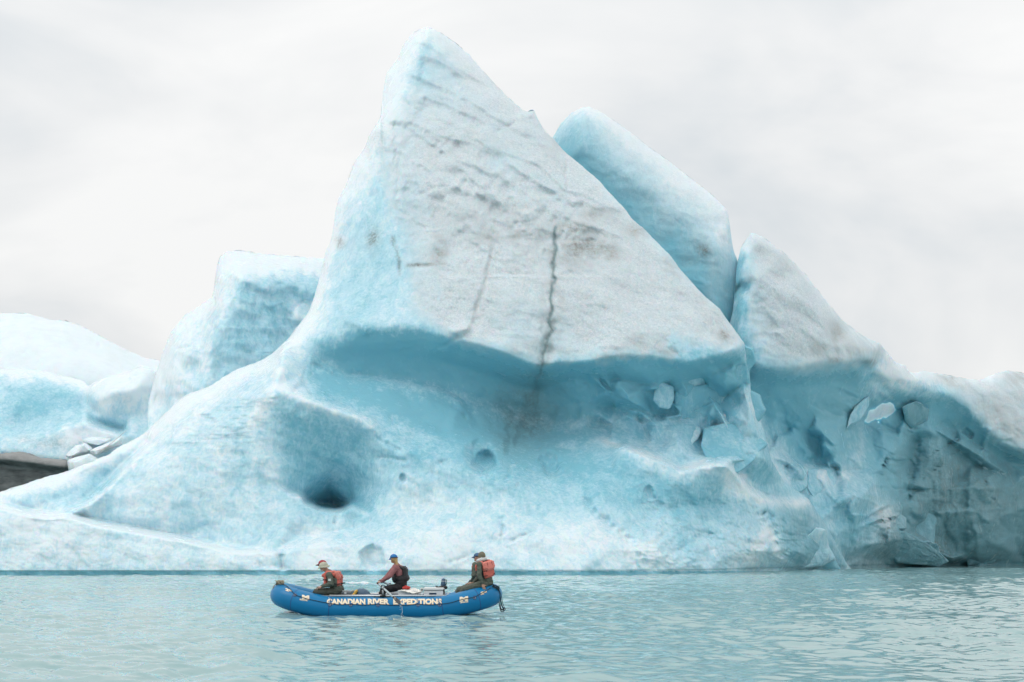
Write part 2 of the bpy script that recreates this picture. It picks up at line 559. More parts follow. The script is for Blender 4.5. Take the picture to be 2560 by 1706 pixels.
def soft(PX, PY, polys, feather, jit=26.0, amp=14.0):
    """union of soft-edged regions; entries (polygon, strength[, feather])"""
    jx = fbm(PX / jit, PY / jit, (3.3), 4, 0.6) * amp * 2
    r = np.zeros(PX.shape)
    for en in polys:
        pl, st = en[0], en[1]; fe = en[2] if len(en) > 2 else feather
        r = np.maximum(r, st * polymask(PX + jx, PY + jx * 0.8, pl, fe))
    return r

def blobs(PX, PY, bl):
    r = np.zeros(PX.shape)
    for (x, y, rx, ry, st) in bl:
        r = np.maximum(r, st * np.exp(-(((PX - x) / rx) ** 2 + ((PY - y) / ry) ** 2)))
    return r

def stains(PX, PY, ls):
    r = np.zeros(PX.shape)
    for (ln, wd, st) in ls:
        jx = fbm(PX / 20, PY / 20, (1.1), 2) * wd * 1.3
        d, _, p = seg_dist(PX + jx, PY, ln)
        r = np.maximum(r, st * np.exp(-(d / wd) ** 2))
    return r

# ================================================================== the large iceberg: main body
YW = [(-420, 95), (0, 95), (700, 95), (1000, 95), (1500, 95), (1770, 100.5), (2085, 122), (2378, 147), (2560, 155), (2900, 170)]
def yw(x): return float(np.interp(x, [p[0] for p in YW], [p[1] for p in YW]))

O_main = [(-420, 1300, 104, 2.5), (-200, 1262, 106, 2.5), (0, 1230, 108, 2.5), (54, 1213, 108.5, 2.5), (108, 1194, 109, 2.5), (173, 1177, 110, 2.5), (217, 1158, 110.5, 2.2),
  (271, 1137, 111.5, 2), (293, 1120, 112, 2), (336, 1099, 112.5, 2), (369, 1077, 113, 2), (401, 1045, 113.5, 2), (434, 1012, 114, 2), (465, 988, 114.5, 1.6),
  (520, 968, 115, 1.6), (553, 947, 115, 1.6), (591, 925, 115, 1.6), (645, 904, 115, 1.6), (678, 887, 114.5, 1.8), (721, 847, 114, 2), (743, 817, 114.5, 2.2), (770, 784, 115, 2.2),
  (786, 741, 116, 2.2), (800, 690, 117, 2.2), (808, 654, 117.5, 2.2), (814, 627, 118, 2), (829, 597, 118, 2), (839, 525, 118.6, 2.2), (844, 500, 119, 2.2), (863, 467, 119.3, 2.2), (878, 428, 119.6, 2),
  (887, 404, 119.8, 2), (911, 370, 120, 1.6), (926, 331, 120.5, 1.4), (950, 297, 121, 1.5), (954, 273, 121.8, 2), (957, 234, 122.6, 2.4), (965, 185, 123.6, 2.6), (994, 147, 124.2, 2.6),
  (1008, 113, 124.6, 2.2), (1028, 86, 124.8, 1.8), (1052, 73, 125, 1.5), (1071, 68, 125, 1.3), (1091, 75, 125, 1.5), (1110, 88, 125, 1.6), (1139, 108, 124.8, 1.6), (1173, 137, 124.6, 1.6), (1202, 171, 124.2, 1.6),
  (1236, 210, 123.8, 1.6), (1275, 248, 123.4, 1.2), (1304, 273, 123.2, 1), (1319, 279, 123.1, 0.9), (1328, 274, 123.1, 0.9), (1336, 276, 123.1, 0.9), (1343, 294, 122.9, 0.9), (1357, 321, 122.6, 1.2),
  (1382, 345, 122.3, 1.1), (1406, 374, 122, 1.0), (1425, 391, 121.8, 1.0), (1464, 423, 121.4, 1.0), (1498, 452, 121, 1.0), (1527, 486, 120.5, 1.0), (1556, 515, 120.1, 0.9), (1580, 547, 119.7, 0.8),
  (1605, 568, 119.4, 0.8), (1639, 602, 119, 0.7), (1673, 636, 118.5, 0.7), (1702, 675, 118, 0.6), (1736, 714, 117.5, 0.6), (1770, 748, 117.1, 0.6), (1799, 772, 116.8, 0.6), (1818, 800, 116.5, 0.6),
  (1860, 856, 116, 0.6), (1868, 884, 116.6, 0.6), (1872, 930, 117.4, 0.6), (1878, 985, 118, 0.6), (1898, 1040, 118, 0.6), (1915, 1095, 117.5, 0.6), (1928, 1150, 117, 0.6), (1960, 1205, 116, 0.6),
  (2018, 1245, 117, 0.6), (2060, 1305, 119, 0.6), (2090, 1360, 121, 0.6), (2115, 1405, 122.6, 0.6), (2150, 1455, 125, 0.6)]
L_main = [
  # foot of the ice at the water
  [(x, 1427, yw(x)) for x in (-420, -100, 200, 450, 640, 730, 850, 1000, 1150, 1300, 1450, 1560, 1650, 1770, 1850, 1940, 2030, 2085)],
  [(x, 1490, yw(x)) for x in (-420, 0, 450, 720, 1000, 1300, 1500, 1770, 1930, 2085, 2140)],
  # low shelf at the left
  [(-420, 1215, 99), (-150, 1240, 98.6), (0, 1266, 98.2), (32, 1275, 98), (81, 1288, 98), (119, 1294, 98.2), (163, 1290, 98.3), (200, 1299, 98), (244, 1311, 97.7), (325, 1326, 97.5), (379, 1335, 97.3), (434, 1345, 97.1), (488, 1356, 96.9), (542, 1370, 96.8), (596, 1380, 96.6), (651, 1382, 96.4), (683, 1385, 96.2), (693, 1402, 95.9), (698, 1425, 95.5)],
  [(-420, 1208, 108), (-150, 1233, 108), (0, 1260, 108), (81, 1282, 107.6), (119, 1288, 107.2), (163, 1284, 106.6), (200, 1293, 106.4), (244, 1305, 106), (325, 1320, 105.2), (434, 1339, 104), (542, 1364, 101.6), (651, 1376, 98.6), (688, 1378, 97.8), (704, 1400, 97.4), (706, 1424, 96.8)],
  [(100, 1350, 96.3), (300, 1372, 96), (500, 1402, 95.5), (620, 1408, 95.4)], [(-200, 1330, 96.4)],
  # bank right of the notch
  [(712, 1424, 95.6), (714, 1390, 96.2), (730, 1374, 96.8), (800, 1366, 97), (880, 1358, 97.2), (980, 1342, 97.6), (1100, 1322, 98.2), (1200, 1310, 98.8), (1260, 1306, 99.2)],
  [(740, 1345, 100.2), (850, 1325, 101), (980, 1305, 101.2), (1100, 1285, 101.4), (1230, 1270, 101.8)],
  [(860, 1395, 96), (1000, 1380, 96.2), (1200, 1370, 96.6), (1350, 1360, 97)],
  # far-left lobe behind the hump
  [(60, 1252, 107), (120, 1256, 107.8), (180, 1236, 109.4), (225, 1200, 110.8)], [(60, 1232, 107.4), (130, 1218, 108.6), (185, 1195, 109.8)],
  # left edge of the hump
  [(380, 1108, 110.5), (340, 1148, 108.6), (304, 1185, 107), (260, 1229, 105), (217, 1265, 103.8), (176, 1282, 102.9)],
  [(371, 1101, 113.4), (330, 1141, 112.8), (294, 1178, 112.4), (249, 1222, 111), (206, 1258, 109), (158, 1279, 106)],
  # broad left slope
  [(420, 1050, 112), (470, 1010, 112.6), (560, 970, 112.4), (640, 930, 112.4), (690, 900, 112)],
  [(440, 1090, 109.2), (520, 1040, 109.4), (600, 990, 109)], [(360, 1180, 106), (450, 1150, 106), (540, 1100, 106.8)],
  [(300, 1250, 104.4), (400, 1240, 104), (520, 1220, 103.4), (600, 1170, 104)], [(300, 1290, 104.4), (430, 1300, 103.4), (560, 1300, 102.2), (660, 1305, 100.8), (720, 1310, 100.4)],
  # spine from the knob down and round the hollow
  [(708, 868, 111.5), (700, 915, 109.5), (690, 965, 107), (720, 985, 106), (759, 1001, 105.3), (800, 1018, 104.9), (845, 1032, 104.8), (892, 1045, 104.9), (932, 1071, 105.2), (960, 1100, 105.6), (1010, 1122, 105.4), (1080, 1140, 105.2), (1146, 1145, 105.2), (1200, 1160, 105), (1276, 1190, 104.4), (1325, 1228, 103.6), (1430, 1272, 102.6)],
  [(650, 990, 106.6), (628, 1060, 105.6), (640, 1140, 104.6), (680, 1200, 103.4)],
  # hollow above the cave
  [(705, 1045, 106.4), (740, 1060, 107), (800, 1072, 107.6), (860, 1085, 107.6), (910, 1105, 106.8)],
  [(690, 1120, 105.8), (760, 1140, 107.6), (830, 1150, 109), (880, 1150, 108.8), (940, 1160, 106.4)],
  [(720, 1200, 104.8), (765, 1212, 107.4), (825, 1215, 111.4), (875, 1210, 110.6), (925, 1215, 108), (965, 1210, 104.6)],
  [(968, 1140, 105.4), (985, 1220, 103.6), (960, 1270, 102.4)],
  # front lip of the cave and the dark just above it
  [(690, 1222, 103.2), (722, 1237, 102.8), (754, 1243, 102.4), (763, 1259, 102.3), (798, 1272, 102.2), (838, 1277, 102.2), (850, 1277, 102.2), (879, 1266, 102.2), (890, 1268, 102.2), (910, 1282, 102.2), (932, 1279, 102.1)],
  [(705, 1219, 104.4), (726, 1230, 105.4), (757, 1236, 107.6), (768, 1251, 110.4), (800, 1264, 113.6), (838, 1269, 115), (852, 1268, 114), (877, 1256, 111), (893, 1258, 108.8), (911, 1271, 105.8), (936, 1268, 103.4)],
  # wall below the overhang, with its upper edge
  [(757, 935, 110.5), (776, 884, 112.4), (800, 908, 112.4), (860, 943, 112.4), (885, 948, 112.6), (985, 953, 113), (1050, 964, 113.2), (1100, 976, 113.4), (1150, 1003, 113.2), (1168, 1036, 113)],
  [(770, 874, 112.8), (800, 899, 113), (860, 934, 113.2), (885, 939, 113.4), (985, 944, 113.8), (1050, 955, 114), (1104, 967, 114.2), (1156, 995, 114.2), (1178, 1030, 113.8)],
  [(770, 960, 110.2), (850, 990, 110), (950, 1005, 110.6), (1050, 1040, 111), (1130, 1080, 110.6)],
  [(850, 1012, 108.6), (940, 1045, 109), (1050, 1090, 109), (1140, 1115, 108.4)],
  # bottom edge of the upper block
  [(760, 850, 113), (800, 850, 112.4), (847, 842, 111.6), (914, 826, 110.8), (1000, 820, 110.4), (1079, 828, 110.2), (1137, 848, 110.2), (1190, 860, 110), (1236, 874, 109.8), (1303, 900, 109.8), (1347, 916, 109.9), (1400, 906, 110.2), (1459, 906, 110.4), (1517, 892, 110.8), (1593, 886, 111.4), (1640, 892, 111.9), (1720, 906, 112.8), (1795, 892, 114.2), (1848, 868, 115.4)],
  # under the overhang, the deepest line
  [(830, 900, 113), (930, 890, 113), (1040, 892, 113.2), (1140, 915, 113.6), (1230, 940, 114.2), (1300, 965, 115), (1360, 970, 115.2), (1430, 950, 114.6), (1520, 945, 114.4), (1600, 960, 115.6), (1680, 965, 116.4), (1760, 945, 116.8), (1840, 910, 117)],
  [(1225, 1000, 114.8), (1290, 1020, 115.8), (1370, 1030, 116), (1460, 1010, 115.6), (1560, 1018, 116), (1640, 1040, 117.4), (1700, 1040, 118), (1800, 1000, 118.4)],
  # bulges under the right side of the overhang
  [(1500, 985, 114.6), (1540, 975, 114.2), (1560, 1000, 114.6)], [(1600, 930, 113.2), (1660, 985, 114.4), (1690, 1010, 116)],
  [(1200, 1070, 112.8), (1270, 1085, 113.8), (1350, 1095, 114.2), (1440, 1075, 114.8), (1540, 1065, 115), (1640, 1085, 115.6), (1740, 1060, 116.8)],
  [(1200, 1112, 109.8), (1270, 1130, 110.6), (1350, 1145, 111), (1440, 1130, 111.8), (1520, 1120, 112.4)],
  [(1350, 1200, 106.2), (1450, 1195, 107.6), (1530, 1185, 108.4)],
  # right-hand ridge in front of the broken wall
  [(1560, 1118, 110.4), (1594, 1131, 109), (1658, 1156, 108), (1694, 1178, 107.5), (1740, 1170, 108), (1779, 1160, 108.8), (1815, 1162, 109.4), (1847, 1194, 109.6), (1874, 1229, 110), (1905, 1247, 111), (1950, 1255, 112.6), (2010, 1258, 115.6)],
  [(1566, 1108, 113.6), (1600, 1121, 113.6), (1664, 1146, 113.4), (1698, 1166, 113), (1740, 1158, 113), (1779, 1149, 113), (1820, 1150, 113.2), (1856, 1184, 113.4), (1884, 1219, 113.6), (1912, 1237, 114), (1955, 1245, 115)],
  [(1760, 1100, 115.6), (1840, 1080, 116.6)], [(1790, 1130, 114.6), (1890, 1150, 115.6)],
  # right base: hollow, swell, foot
  [(1600, 1200, 106.6), (1680, 1215, 106), (1730, 1215, 107), (1770, 1215, 109), (1805, 1225, 109.2)],
  [(1740, 1265, 107.4), (1785, 1262, 109.8), (1830, 1275, 108.6), (1880, 1290, 108.6)],
  [(1500, 1230, 104.6), (1580, 1265, 104), (1660, 1290, 103.6), (1740, 1320, 104.4), (1830, 1335, 105.6), (1930, 1310, 110)],
  [(1260, 1306, 99.2), (1350, 1310, 99.4), (1450, 1330, 98.8), (1540, 1355, 98.2), (1620, 1365, 98.6), (1720, 1375, 100.6), (1830, 1380, 104), (1930, 1375, 108.8), (2010, 1385, 114.6)],
  [(1060, 1215, 103.2), (1180, 1235, 102.8), (1300, 1270, 101.6), (1400, 1300, 100.8)],
  # front face of the upper block, and the arris to its left side
  [(945, 312, 120.4), (930, 360, 119), (930, 420, 118), (958, 500, 116.4), (972, 570, 115.2), (990, 640, 114.2), (1000, 700, 113.4), (992, 770, 112), (985, 806, 111)],
  [(1100, 300, 120.6), (1150, 310, 120.4), (1230, 340, 120.2)], [(1010, 250, 122), (1080, 200, 122.8), (1150, 220, 122.6)], [(985, 260, 121.6), (1000, 180, 123.4), (1050, 115, 124)],
  [(1050, 480, 116.6), (1180, 480, 116.6), (1300, 500, 117), (1420, 520, 118)], [(1060, 590, 114.8), (1220, 590, 114.8), (1380, 600, 115.6), (1520, 620, 117)],
  [(1080, 720, 112.2), (1220, 740, 112), (1370, 760, 112.2), (1520, 760, 113.4), (1680, 780, 115)], [(880, 520, 117.6), (880, 620, 116.2), (870, 720, 114.8), (860, 790, 113)],
  [(820, 740, 115), (800, 800, 113.6)],
  [(1560, 830, 112), (1640, 835, 112.8), (1720, 850, 113.8), (1800, 850, 115.2)],
]
_THR = [(-420, 0), (690, 0), (712, 840), (760, 985), (900, 1028), (1000, 1105), (1146, 1128), (1300, 1180), (1560, 1112), (1900, 1180), (2200, 1240)]
def fwd(x, y): return float(6 * np.clip((y - 100) / 750, 0, 1) * np.clip((2250 - x) / 350, 0, 1))
def steepen(ln):
    """the foot of the ice rises more steeply than first surveyed"""
    r = []
    for p in ln:
        th = np.interp(p[0], [q[0] for q in _THR], [q[1] for q in _THR])
        wt = float(np.clip((p[1] - th + 14) / 26, 0, 1)); wt = wt * wt * (3 - 2 * wt)
        e_ = max(p[2] - yw(p[0]), 0)
        r.append((p[0], p[1], p[2] - wt * 0.42 * min(e_, 15) - (1 - wt) * fwd(p[0], p[1])) + tuple(p[3:]))
    return r
L_main = [steepen(l) for l in L_main]
O_main = steepen(O_main)
CUT_main = [
  ([(960, 302), (984, 295), (1008, 302), (1052, 311), (1110, 340), (1178, 355), (1251, 384), (1314, 433), (1357, 457), (1430, 500), (1493, 510), (1540, 520)], 5, 0.95, 'ledge'),
  ([(1052, 234), (1091, 248), (1149, 273), (1222, 307)], 4, 0.7, 'ledge'),
  ([(1052, 137), (1091, 144), (1130, 170), (1178, 195)], 4, 0.6, 'ledge'),
  ([(1130, 400), (1200, 450), (1285, 520), (1343, 560), (1391, 573), (1450, 566), (1510, 556)], 8, 0.9, 'ledge'),
  ([(1230, 420), (1300, 470), (1380, 520), (1440, 545)], 6, 0.7, 'ledge'),
  ([(1020, 440), (1080, 480), (1120, 490)], 5, 0.5, 'ledge'), ([(1180, 560), (1200, 610), (1218, 632)], 5, 0.6, 'ledge'),
  ([(1004, 370), (992, 467), (994, 525), (1020, 545), (1062, 573), (1075, 600)], 2.6, 0.7, 'crack'),
  ([(979, 593), (994, 631), (999, 685)], 3.0, 0.9, 'crack'),
  ([(1236, 549), (1231, 622), (1207, 719), (1183, 800), (1165, 830), (1120, 858), (1090, 872)], 3.0, 0.8, 'crack'),
  ([(1389, 568), (1385, 600), (1392, 630), (1381, 665), (1387, 700), (1375, 735), (1380, 780), (1371, 808), (1380, 826), (1363, 860), (1361, 886), (1350, 935)], 5.0, 1.5, 'crack'),
  ([(1020, 665), (1062, 663), (1110, 659)], 3.0, 0.9, 'crack'), ([(1085, 620), (1110, 659)], 3.0, 0.5, 'crack'),
  ([(1419, 380), (1415, 440), (1418, 480)], 3, 0.5, 'crack'),
  ([(1232, 330), (1290, 305), (1340, 296)], 2.5, 0.5, 'crack'),
  ([(776, 882), (764, 915), (760, 945), (766, 965), (790, 1000)], 3.5, 0.9, 'crack'),
  ([(930, 1072), (950, 1100), (985, 1118), (1005, 1128)], 3, 0.6, 'crack'), ([(940, 1142), (985, 1146), (1022, 1152)], 2.5, 0.5, 'crack'), ([(1095, 1160), (1130, 1144), (1150, 1142)], 2.5, 0.35, 'crack'),
  ([(1437, 1228), (1481, 1272), (1512, 1299), (1548, 1335), (1588, 1366)], 8, 1.5, 'crack'),
  ([(1590, 1380), (1612, 1408), (1640, 1425)], 6, 0.6, 'crack'),
  ([(1262, 1290), (1256, 1330), (1253, 1345)], 6, 0.8, 'crack'), ([(1268, 1356), (1310, 1340), (1350, 1326)], 3, 0.4, 'crack'), ([(1110, 1418), (1150, 1398), (1190, 1385)], 3, 0.4, 'crack'),
  ([(843, 1275), (841, 1296), (836, 1312)], 4, 1.2, 'crack'),
  ([(1210, 1150), (1210, 1152)], 24, 1.5, 'pit'), ([(1201, 1135), (1211, 1152)], 32, 0.9, 'pit'), ([(1379, 1172), (1379, 1180)], 15, 0.6, 'pit'), ([(1374, 1150), (1380, 1170)], 20, 0.7, 'pit'),
  ([(1007, 1194), (1008, 1196)], 9, 0.4, 'pit'), ([(1622, 1225), (1624, 1240)], 10, 0.4, 'pit'), ([(932, 1390), (936, 1402)], 26, 0.9, 'pit'),
  ([(1150, 436), (1154, 448)], 15, 0.4, 'pit'), ([(1105, 386), (1108, 387)], 9, 0.2, 'pit'), ([(1275, 512), (1279, 505)], 12, 0.35, 'pit'), ([(1072, 470), (1074, 472)], 9, 0.2, 'pit'),
  ([(1290, 1150), (1271, 1160), (1270, 1190), (1300, 1215)], 6, 0.7, 'crack'), ([(1335, 1130), (1380, 1133)], 3, 0.5, 'crack'), ([(1275, 1168), (1330, 1172), (1345, 1180)], 3, 0.4, 'crack'),
  ([(870, 800), (900, 812), (912, 825)], 12, 0.5, 'rise'), ([(1136, 828), (1165, 818)], 10, 0.6, 'rise'),
  ([(652, 1385), (652, 1425)], 5, 0.3, 'crack'), ([(704, 1384), (706, 1426)], 5, 0.9, 'crack'),
  ([(775, 905), (790, 912), (862, 946)], 3, 0.5, 'crack'), ([(1125, 1010), (1160, 1030), (1168, 1048)], 3, 0.5, 'crack'),
  ([(1700, 1378), (1760, 1340), (1800, 1330)], 10, 0.5, 'crack'), ([(1900, 1275), (1935, 1330), (1958, 1400)], 12, 1.6, 'crack'),
]
def paint_main(PX, PY):
    face = [(938, 330), (1052, 190), (1100, 60), (1200, 150), (1330, 250), (1600, 555), (1830, 790), (1870, 860), (1840, 868), (1760, 862), (1690, 850), (1680, 905), (1640, 885), (1593, 886), (1517, 892), (1459, 906), (1400, 906), (1347, 918), (1303, 900), (1236, 873), (1140, 845), (1080, 810), (1020, 770), (1010, 690), (990, 600), (950, 500), (925, 420)]
    crust = soft(PX, PY, [(face, 1.0)], 26, 34, 20)
    crust *= np.clip(1 - np.exp(-(np.clip(PX - np.interp(PY, [60, 300, 430, 600, 780, 900], [1010, 935, 905, 950, 975, 700]), 0, 999) / 75.0) ** 1.5), 0, 1)
    crust *= np.interp(PY, [60, 200, 420], [0.6, 0.75, 1.0])
    crust = np.maximum(crust, soft(PX, PY, [([(820, 560), (900, 560), (960, 600), (930, 640), (815, 650)], 0.25)], 30))
    clear = soft(PX, PY, [
      ([(790, 862), (914, 828), (1079, 826), (1236, 874), (1347, 915), (1517, 890), (1640, 890), (1720, 900), (1850, 870), (1870, 960), (1840, 1040), (1690, 1045), (1560, 1040), (1400, 1060), (1280, 1040), (1150, 985), (985, 945), (860, 935)], 0.95, 26),
      ([(780, 890), (900, 940), (1150, 990), (1300, 1050), (1500, 1060), (1700, 1060), (1560, 1110), (1300, 1140), (1100, 1110), (900, 1030), (790, 990)], 0.85, 40),  # clear ice, strengthened to paint in the overhang's shade on this wall
      ([(700, 1010), (800, 1040), (920, 1080), (960, 1160), (940, 1280), (800, 1275), (740, 1230), (690, 1130)], 0.42, 50),
      ([(770, 1200), (900, 1190), (930, 1280), (760, 1270)], 0.8, 34),
      ([(1700, 1195), (1800, 1190), (1850, 1280), (1790, 1330), (1720, 1280)], 0.45, 50),
      ([(1880, 1050), (1990, 1230), (2110, 1400), (1960, 1420), (1930, 1300), (1700, 1130), (1600, 1100), (1700, 1050)], 0.5, 40),
      ([(840, 560), (930, 480), (1000, 640), (990, 780), (900, 830), (800, 840), (810, 700)], 0.22, 60),
      ([(1640, 1300), (1720, 1290), (1780, 1400), (1680, 1410)], 0.35, 40), ([(930, 1060), (1150, 1090), (1400, 1090), (1700, 1160), (1850, 1280), (1700, 1300), (1450, 1230), (1250, 1200), (1000, 1170)], 0.8, 90), ([(620, 1000), (700, 1050), (700, 1240), (520, 1270), (420, 1290), (500, 1150)], 0.22, 70), ([(200, 1190), (290, 1140), (340, 1120), (260, 1235), (200, 1262), (100, 1262), (0, 1255), (0, 1240), (120, 1225)], 0.4, 24)], 30)
    band = np.clip(1 - np.abs(PY - 1434) / 5.0, 0, 1)
    clear = np.maximum(clear, np.where(PY > 1428.5, 0.8, 0))
    frost_glow = soft(PX, PY, [([(0, 1230), (420, 1040), (700, 880), (790, 1010), (700, 1010), (640, 1080), (660, 1200), (720, 1300), (400, 1330), (0, 1270)], 0.18, 60),
      ([(-420, 1260), (0, 1260), (300, 1310), (690, 1380), (690, 1430), (-420, 1430)], 0.25, 30), ([(720, 1380), (1100, 1320), (1500, 1290), (1640, 1360), (1700, 1425), (720, 1425)], 0.34, 50),
      ([(1000, 1130), (1250, 1190), (1450, 1280), (1300, 1330), (1000, 1300), (950, 1200)], 0.12, 50), ([(1570, 1115), (1690, 1165), (1800, 1155), (1860, 1200), (1900, 1245), (1850, 1240), (1790, 1180), (1690, 1200), (1590, 1145)], 0.8, 20)], 40)
    frost_glow = np.maximum(frost_glow, stains(PX, PY, [([(0, 1268), (81, 1290), (163, 1292), (244, 1313), (379, 1337), (488, 1358), (596, 1382), (683, 1386)], 9, 0.7), ([(380, 1110), (304, 1187), (260, 1231), (217, 1267)], 9, 0.5), ([(690, 960), (759, 1000), (845, 1030), (892, 1043), (932, 1068)], 16, 0.55), ([(700, 880), (690, 960), (630, 1060)], 22, 0.45), ([(722, 1239), (754, 1245), (763, 1261), (798, 1274), (838, 1279), (879, 1268), (910, 1284)], 7, 0.35), ([(1594, 1133), (1658, 1158), (1694, 1180), (1779, 1162), (1815, 1164), (1847, 1196), (1874, 1231), (1905, 1249), (1950, 1257), (2010, 1260)], 17, 0.7), ([(1640, 1150), (1560, 1120), (1500, 1100)], 12, 0.4), ([(1870, 1400), (1920, 1330), (1960, 1400)], 16, 0.5)]))  # backlit glow painted along shelf, hump, spine and cave lip; ridge frost too
    dirt = blobs(PX, PY, [(931, 593, 16, 22, 0.9), (848, 607, 14, 14, 0.8), (940, 340, 40, 40, 0.28), (1265, 588, 80, 24, 0.5), (1450, 622, 80, 45, 0.75), (1430, 573, 60, 22, 0.7), (1527, 631, 28, 28, 0.7), (1590, 573, 34, 24, 0.6), (1100, 627, 22, 40, 0.65),
      (1350, 600, 60, 60, 0.35), (1200, 540, 160, 50, 0.22), (1390, 350, 30, 50, 0.28), (1480, 540, 70, 20, 0.45), (1600, 850, 60, 30, 0.2), (1815, 838, 26, 18, 0.8), (1790, 720, 60, 90, 0.22), (1700, 660, 50, 50, 0.25), (1310, 880, 40, 26, 0.3), (1310, 1040, 75, 90, 0.5), (1350, 970, 60, 50, 0.35), (1500, 700, 300, 120, 0.10), (1160, 380, 130, 60, 0.10),
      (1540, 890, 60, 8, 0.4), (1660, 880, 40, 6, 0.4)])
    dirt = np.maximum(dirt, stains(PX, PY, [([(1389, 568), (1388, 622), (1380, 694), (1377, 767), (1379, 817), (1366, 857), (1356, 897), (1352, 935), (1330, 990), (1300, 1090)], 6, 0.6), ([(1389, 568), (1388, 622), (1380, 694), (1377, 767), (1379, 817), (1366, 857)], 26, 0.35), ([(979, 593), (994, 631), (999, 685)], 5, 0.6), ([(1020, 665), (1062, 663), (1110, 659)], 5, 0.7), ([(1236, 549), (1231, 622), (1207, 719), (1183, 800)], 6, 0.4)]))
    silt = blobs(PX, PY, [(1330, 1030, 95, 70, 0.36), (1290, 1080, 50, 60, 0.3), (1350, 950, 30, 60, 0.3), (1420, 1050, 120, 40, 0.22)]); silt = np.maximum(silt, stains(PX, PY, [([(1318, 990), (1306, 1040), (1288, 1110)], 10, 0.6), ([(1345, 960), (1338, 1020), (1330, 1085)], 9, 0.5), ([(1282, 1030), (1268, 1080), (1264, 1130)], 9, 0.5), ([(1390, 1020), (1372, 1070)], 12, 0.4)])); silt = np.maximum(silt, stains(PX, PY, [([(1389, 568), (1385, 600), (1392, 630), (1381, 665), (1387, 700), (1375, 735), (1380, 780), (1371, 808), (1380, 826), (1363, 860), (1361, 886), (1350, 935)], 4.5, 0.8), ([(1379, 800), (1366, 857), (1356, 897), (1345, 950), (1325, 1010), (1300, 1090)], 14, 0.45)])); silt = np.maximum(silt, soft(PX, PY, [([(1940, 1240), (2040, 1290), (2120, 1420), (1990, 1425)], 0.3, 30)], 30))
    return crust, clear, dirt, frost_glow, silt

BERG = empty('iceberg', (0, 104, 0))
tag(BERG, 'huge pointed pale blue iceberg with dirty white upper face behind the raft', 'iceberg')
SM_main = (8.0, [([(600, 1030), (800, 1040), (960, 1090), (1010, 1150), (1010, 1210), (930, 1190), (760, 1180), (640, 1150)], 50), ([(740, 800), (900, 780), (1080, 800), (1120, 850), (1040, 890), (900, 900), (780, 880)], 50), ([(300, 1000), (640, 940), (640, 1280), (320, 1270), (420, 1120)], 50), ([(950, 1180), (1500, 1220), (1500, 1350), (900, 1350)], 50), ([(800, 500), (930, 450), (960, 780), (830, 780)], 40)])
def rough_main(PX, PY, wx, wz):
    r = facets(PX, PY, [([(1480, 930), (1700, 940), (1860, 900), (1900, 1050), (1880, 1150), (1700, 1130), (1560, 1090), (1480, 1050)], 1.0, 40)], 70, 1.5, 5) + facets(PX, PY, [([(1480, 930), (1700, 940), (1860, 900), (1900, 1050), (1880, 1150), (1700, 1130), (1560, 1090), (1480, 1050)], 1.0, 40)], 200, 0.45, 6)
    hum = soft(PX, PY, [([(1040, 380), (1300, 400), (1560, 520), (1600, 600), (1380, 590), (1150, 540)], 1.0, 50)], 40)
    r += hum * 0.16 * (np.abs(fbm(wx / 3.4 + wz / 5, wz / 1.5, (4.4), 4, 0.5)) * 2 - 0.3)
    lay = soft(PX, PY, [([(970, 280), (1060, 90), (1130, 110), (1330, 290), (1600, 570), (1560, 620), (1380, 560), (1200, 520), (1040, 470), (960, 400)], 1.0, 40)], 40)
    u_ = (PY - 0.52 * (PX - 950) + 34 * fbm(PX / 150, PY / 150, 2.6, 3)) / 74.0
    u_ = u_ - np.floor(u_)
    r -= lay * 0.42 * np.clip(0.75 + 1.0 * fbm(PX / 110, PY / 60, 6.6, 2), 0.15, 1.2) * np.where(u_ < 0.86, (u_ / 0.86) ** 1.6, (1 - u_) / 0.14)
    sn = soft(PX, PY, [([(380, 1040), (560, 940), (690, 890), (680, 960), (600, 1080), (480, 1120), (330, 1180)], 1.0, 40)], 40)
    r += sn * 0.8 * fbm(wx / 3.0 + wz / 4, wz / 1.1, (1.4), 4, 0.55)
    foot = soft(PX, PY, [([(1600, 1230), (1900, 1260), (2050, 1300), (2050, 1430), (1560, 1430)], 1.0, 40)], 40)
    r += foot * 0.9 * fbm(wx / 2.6, wz / 1.8, (7.4), 4, 0.6)
    r += 0.5 * np.clip((PY - 880) / 60, 0, 1) * fbm(wx / 4.5 + 3, wz / 2.6 + wx / 7, (0.4), 4, 0.5)
    return r
sheet('main_body', O_main, L_main, 1490, 34, ICE, BERG, rows=440, step=3.2, blur=1.4, lean=[(-420, -420), (500, 505), (786, 800), (870, 900), (926, 945), (949, 965), (954, 985), (957, 1005), (965, 1030), (994, 1065), (1028, 1100), (1071, 1140), (1200, 1240), (1340, 1350), (1700, 1680), (1818, 1780), (1860, 1810), (1868, 1830), (1872, 1850), (1878, 1865), (1928, 1905), (2018, 2000), (2150, 2140)], blur2=SM_main, rough=rough_main, cuts=CUT_main, paint=paint_main)

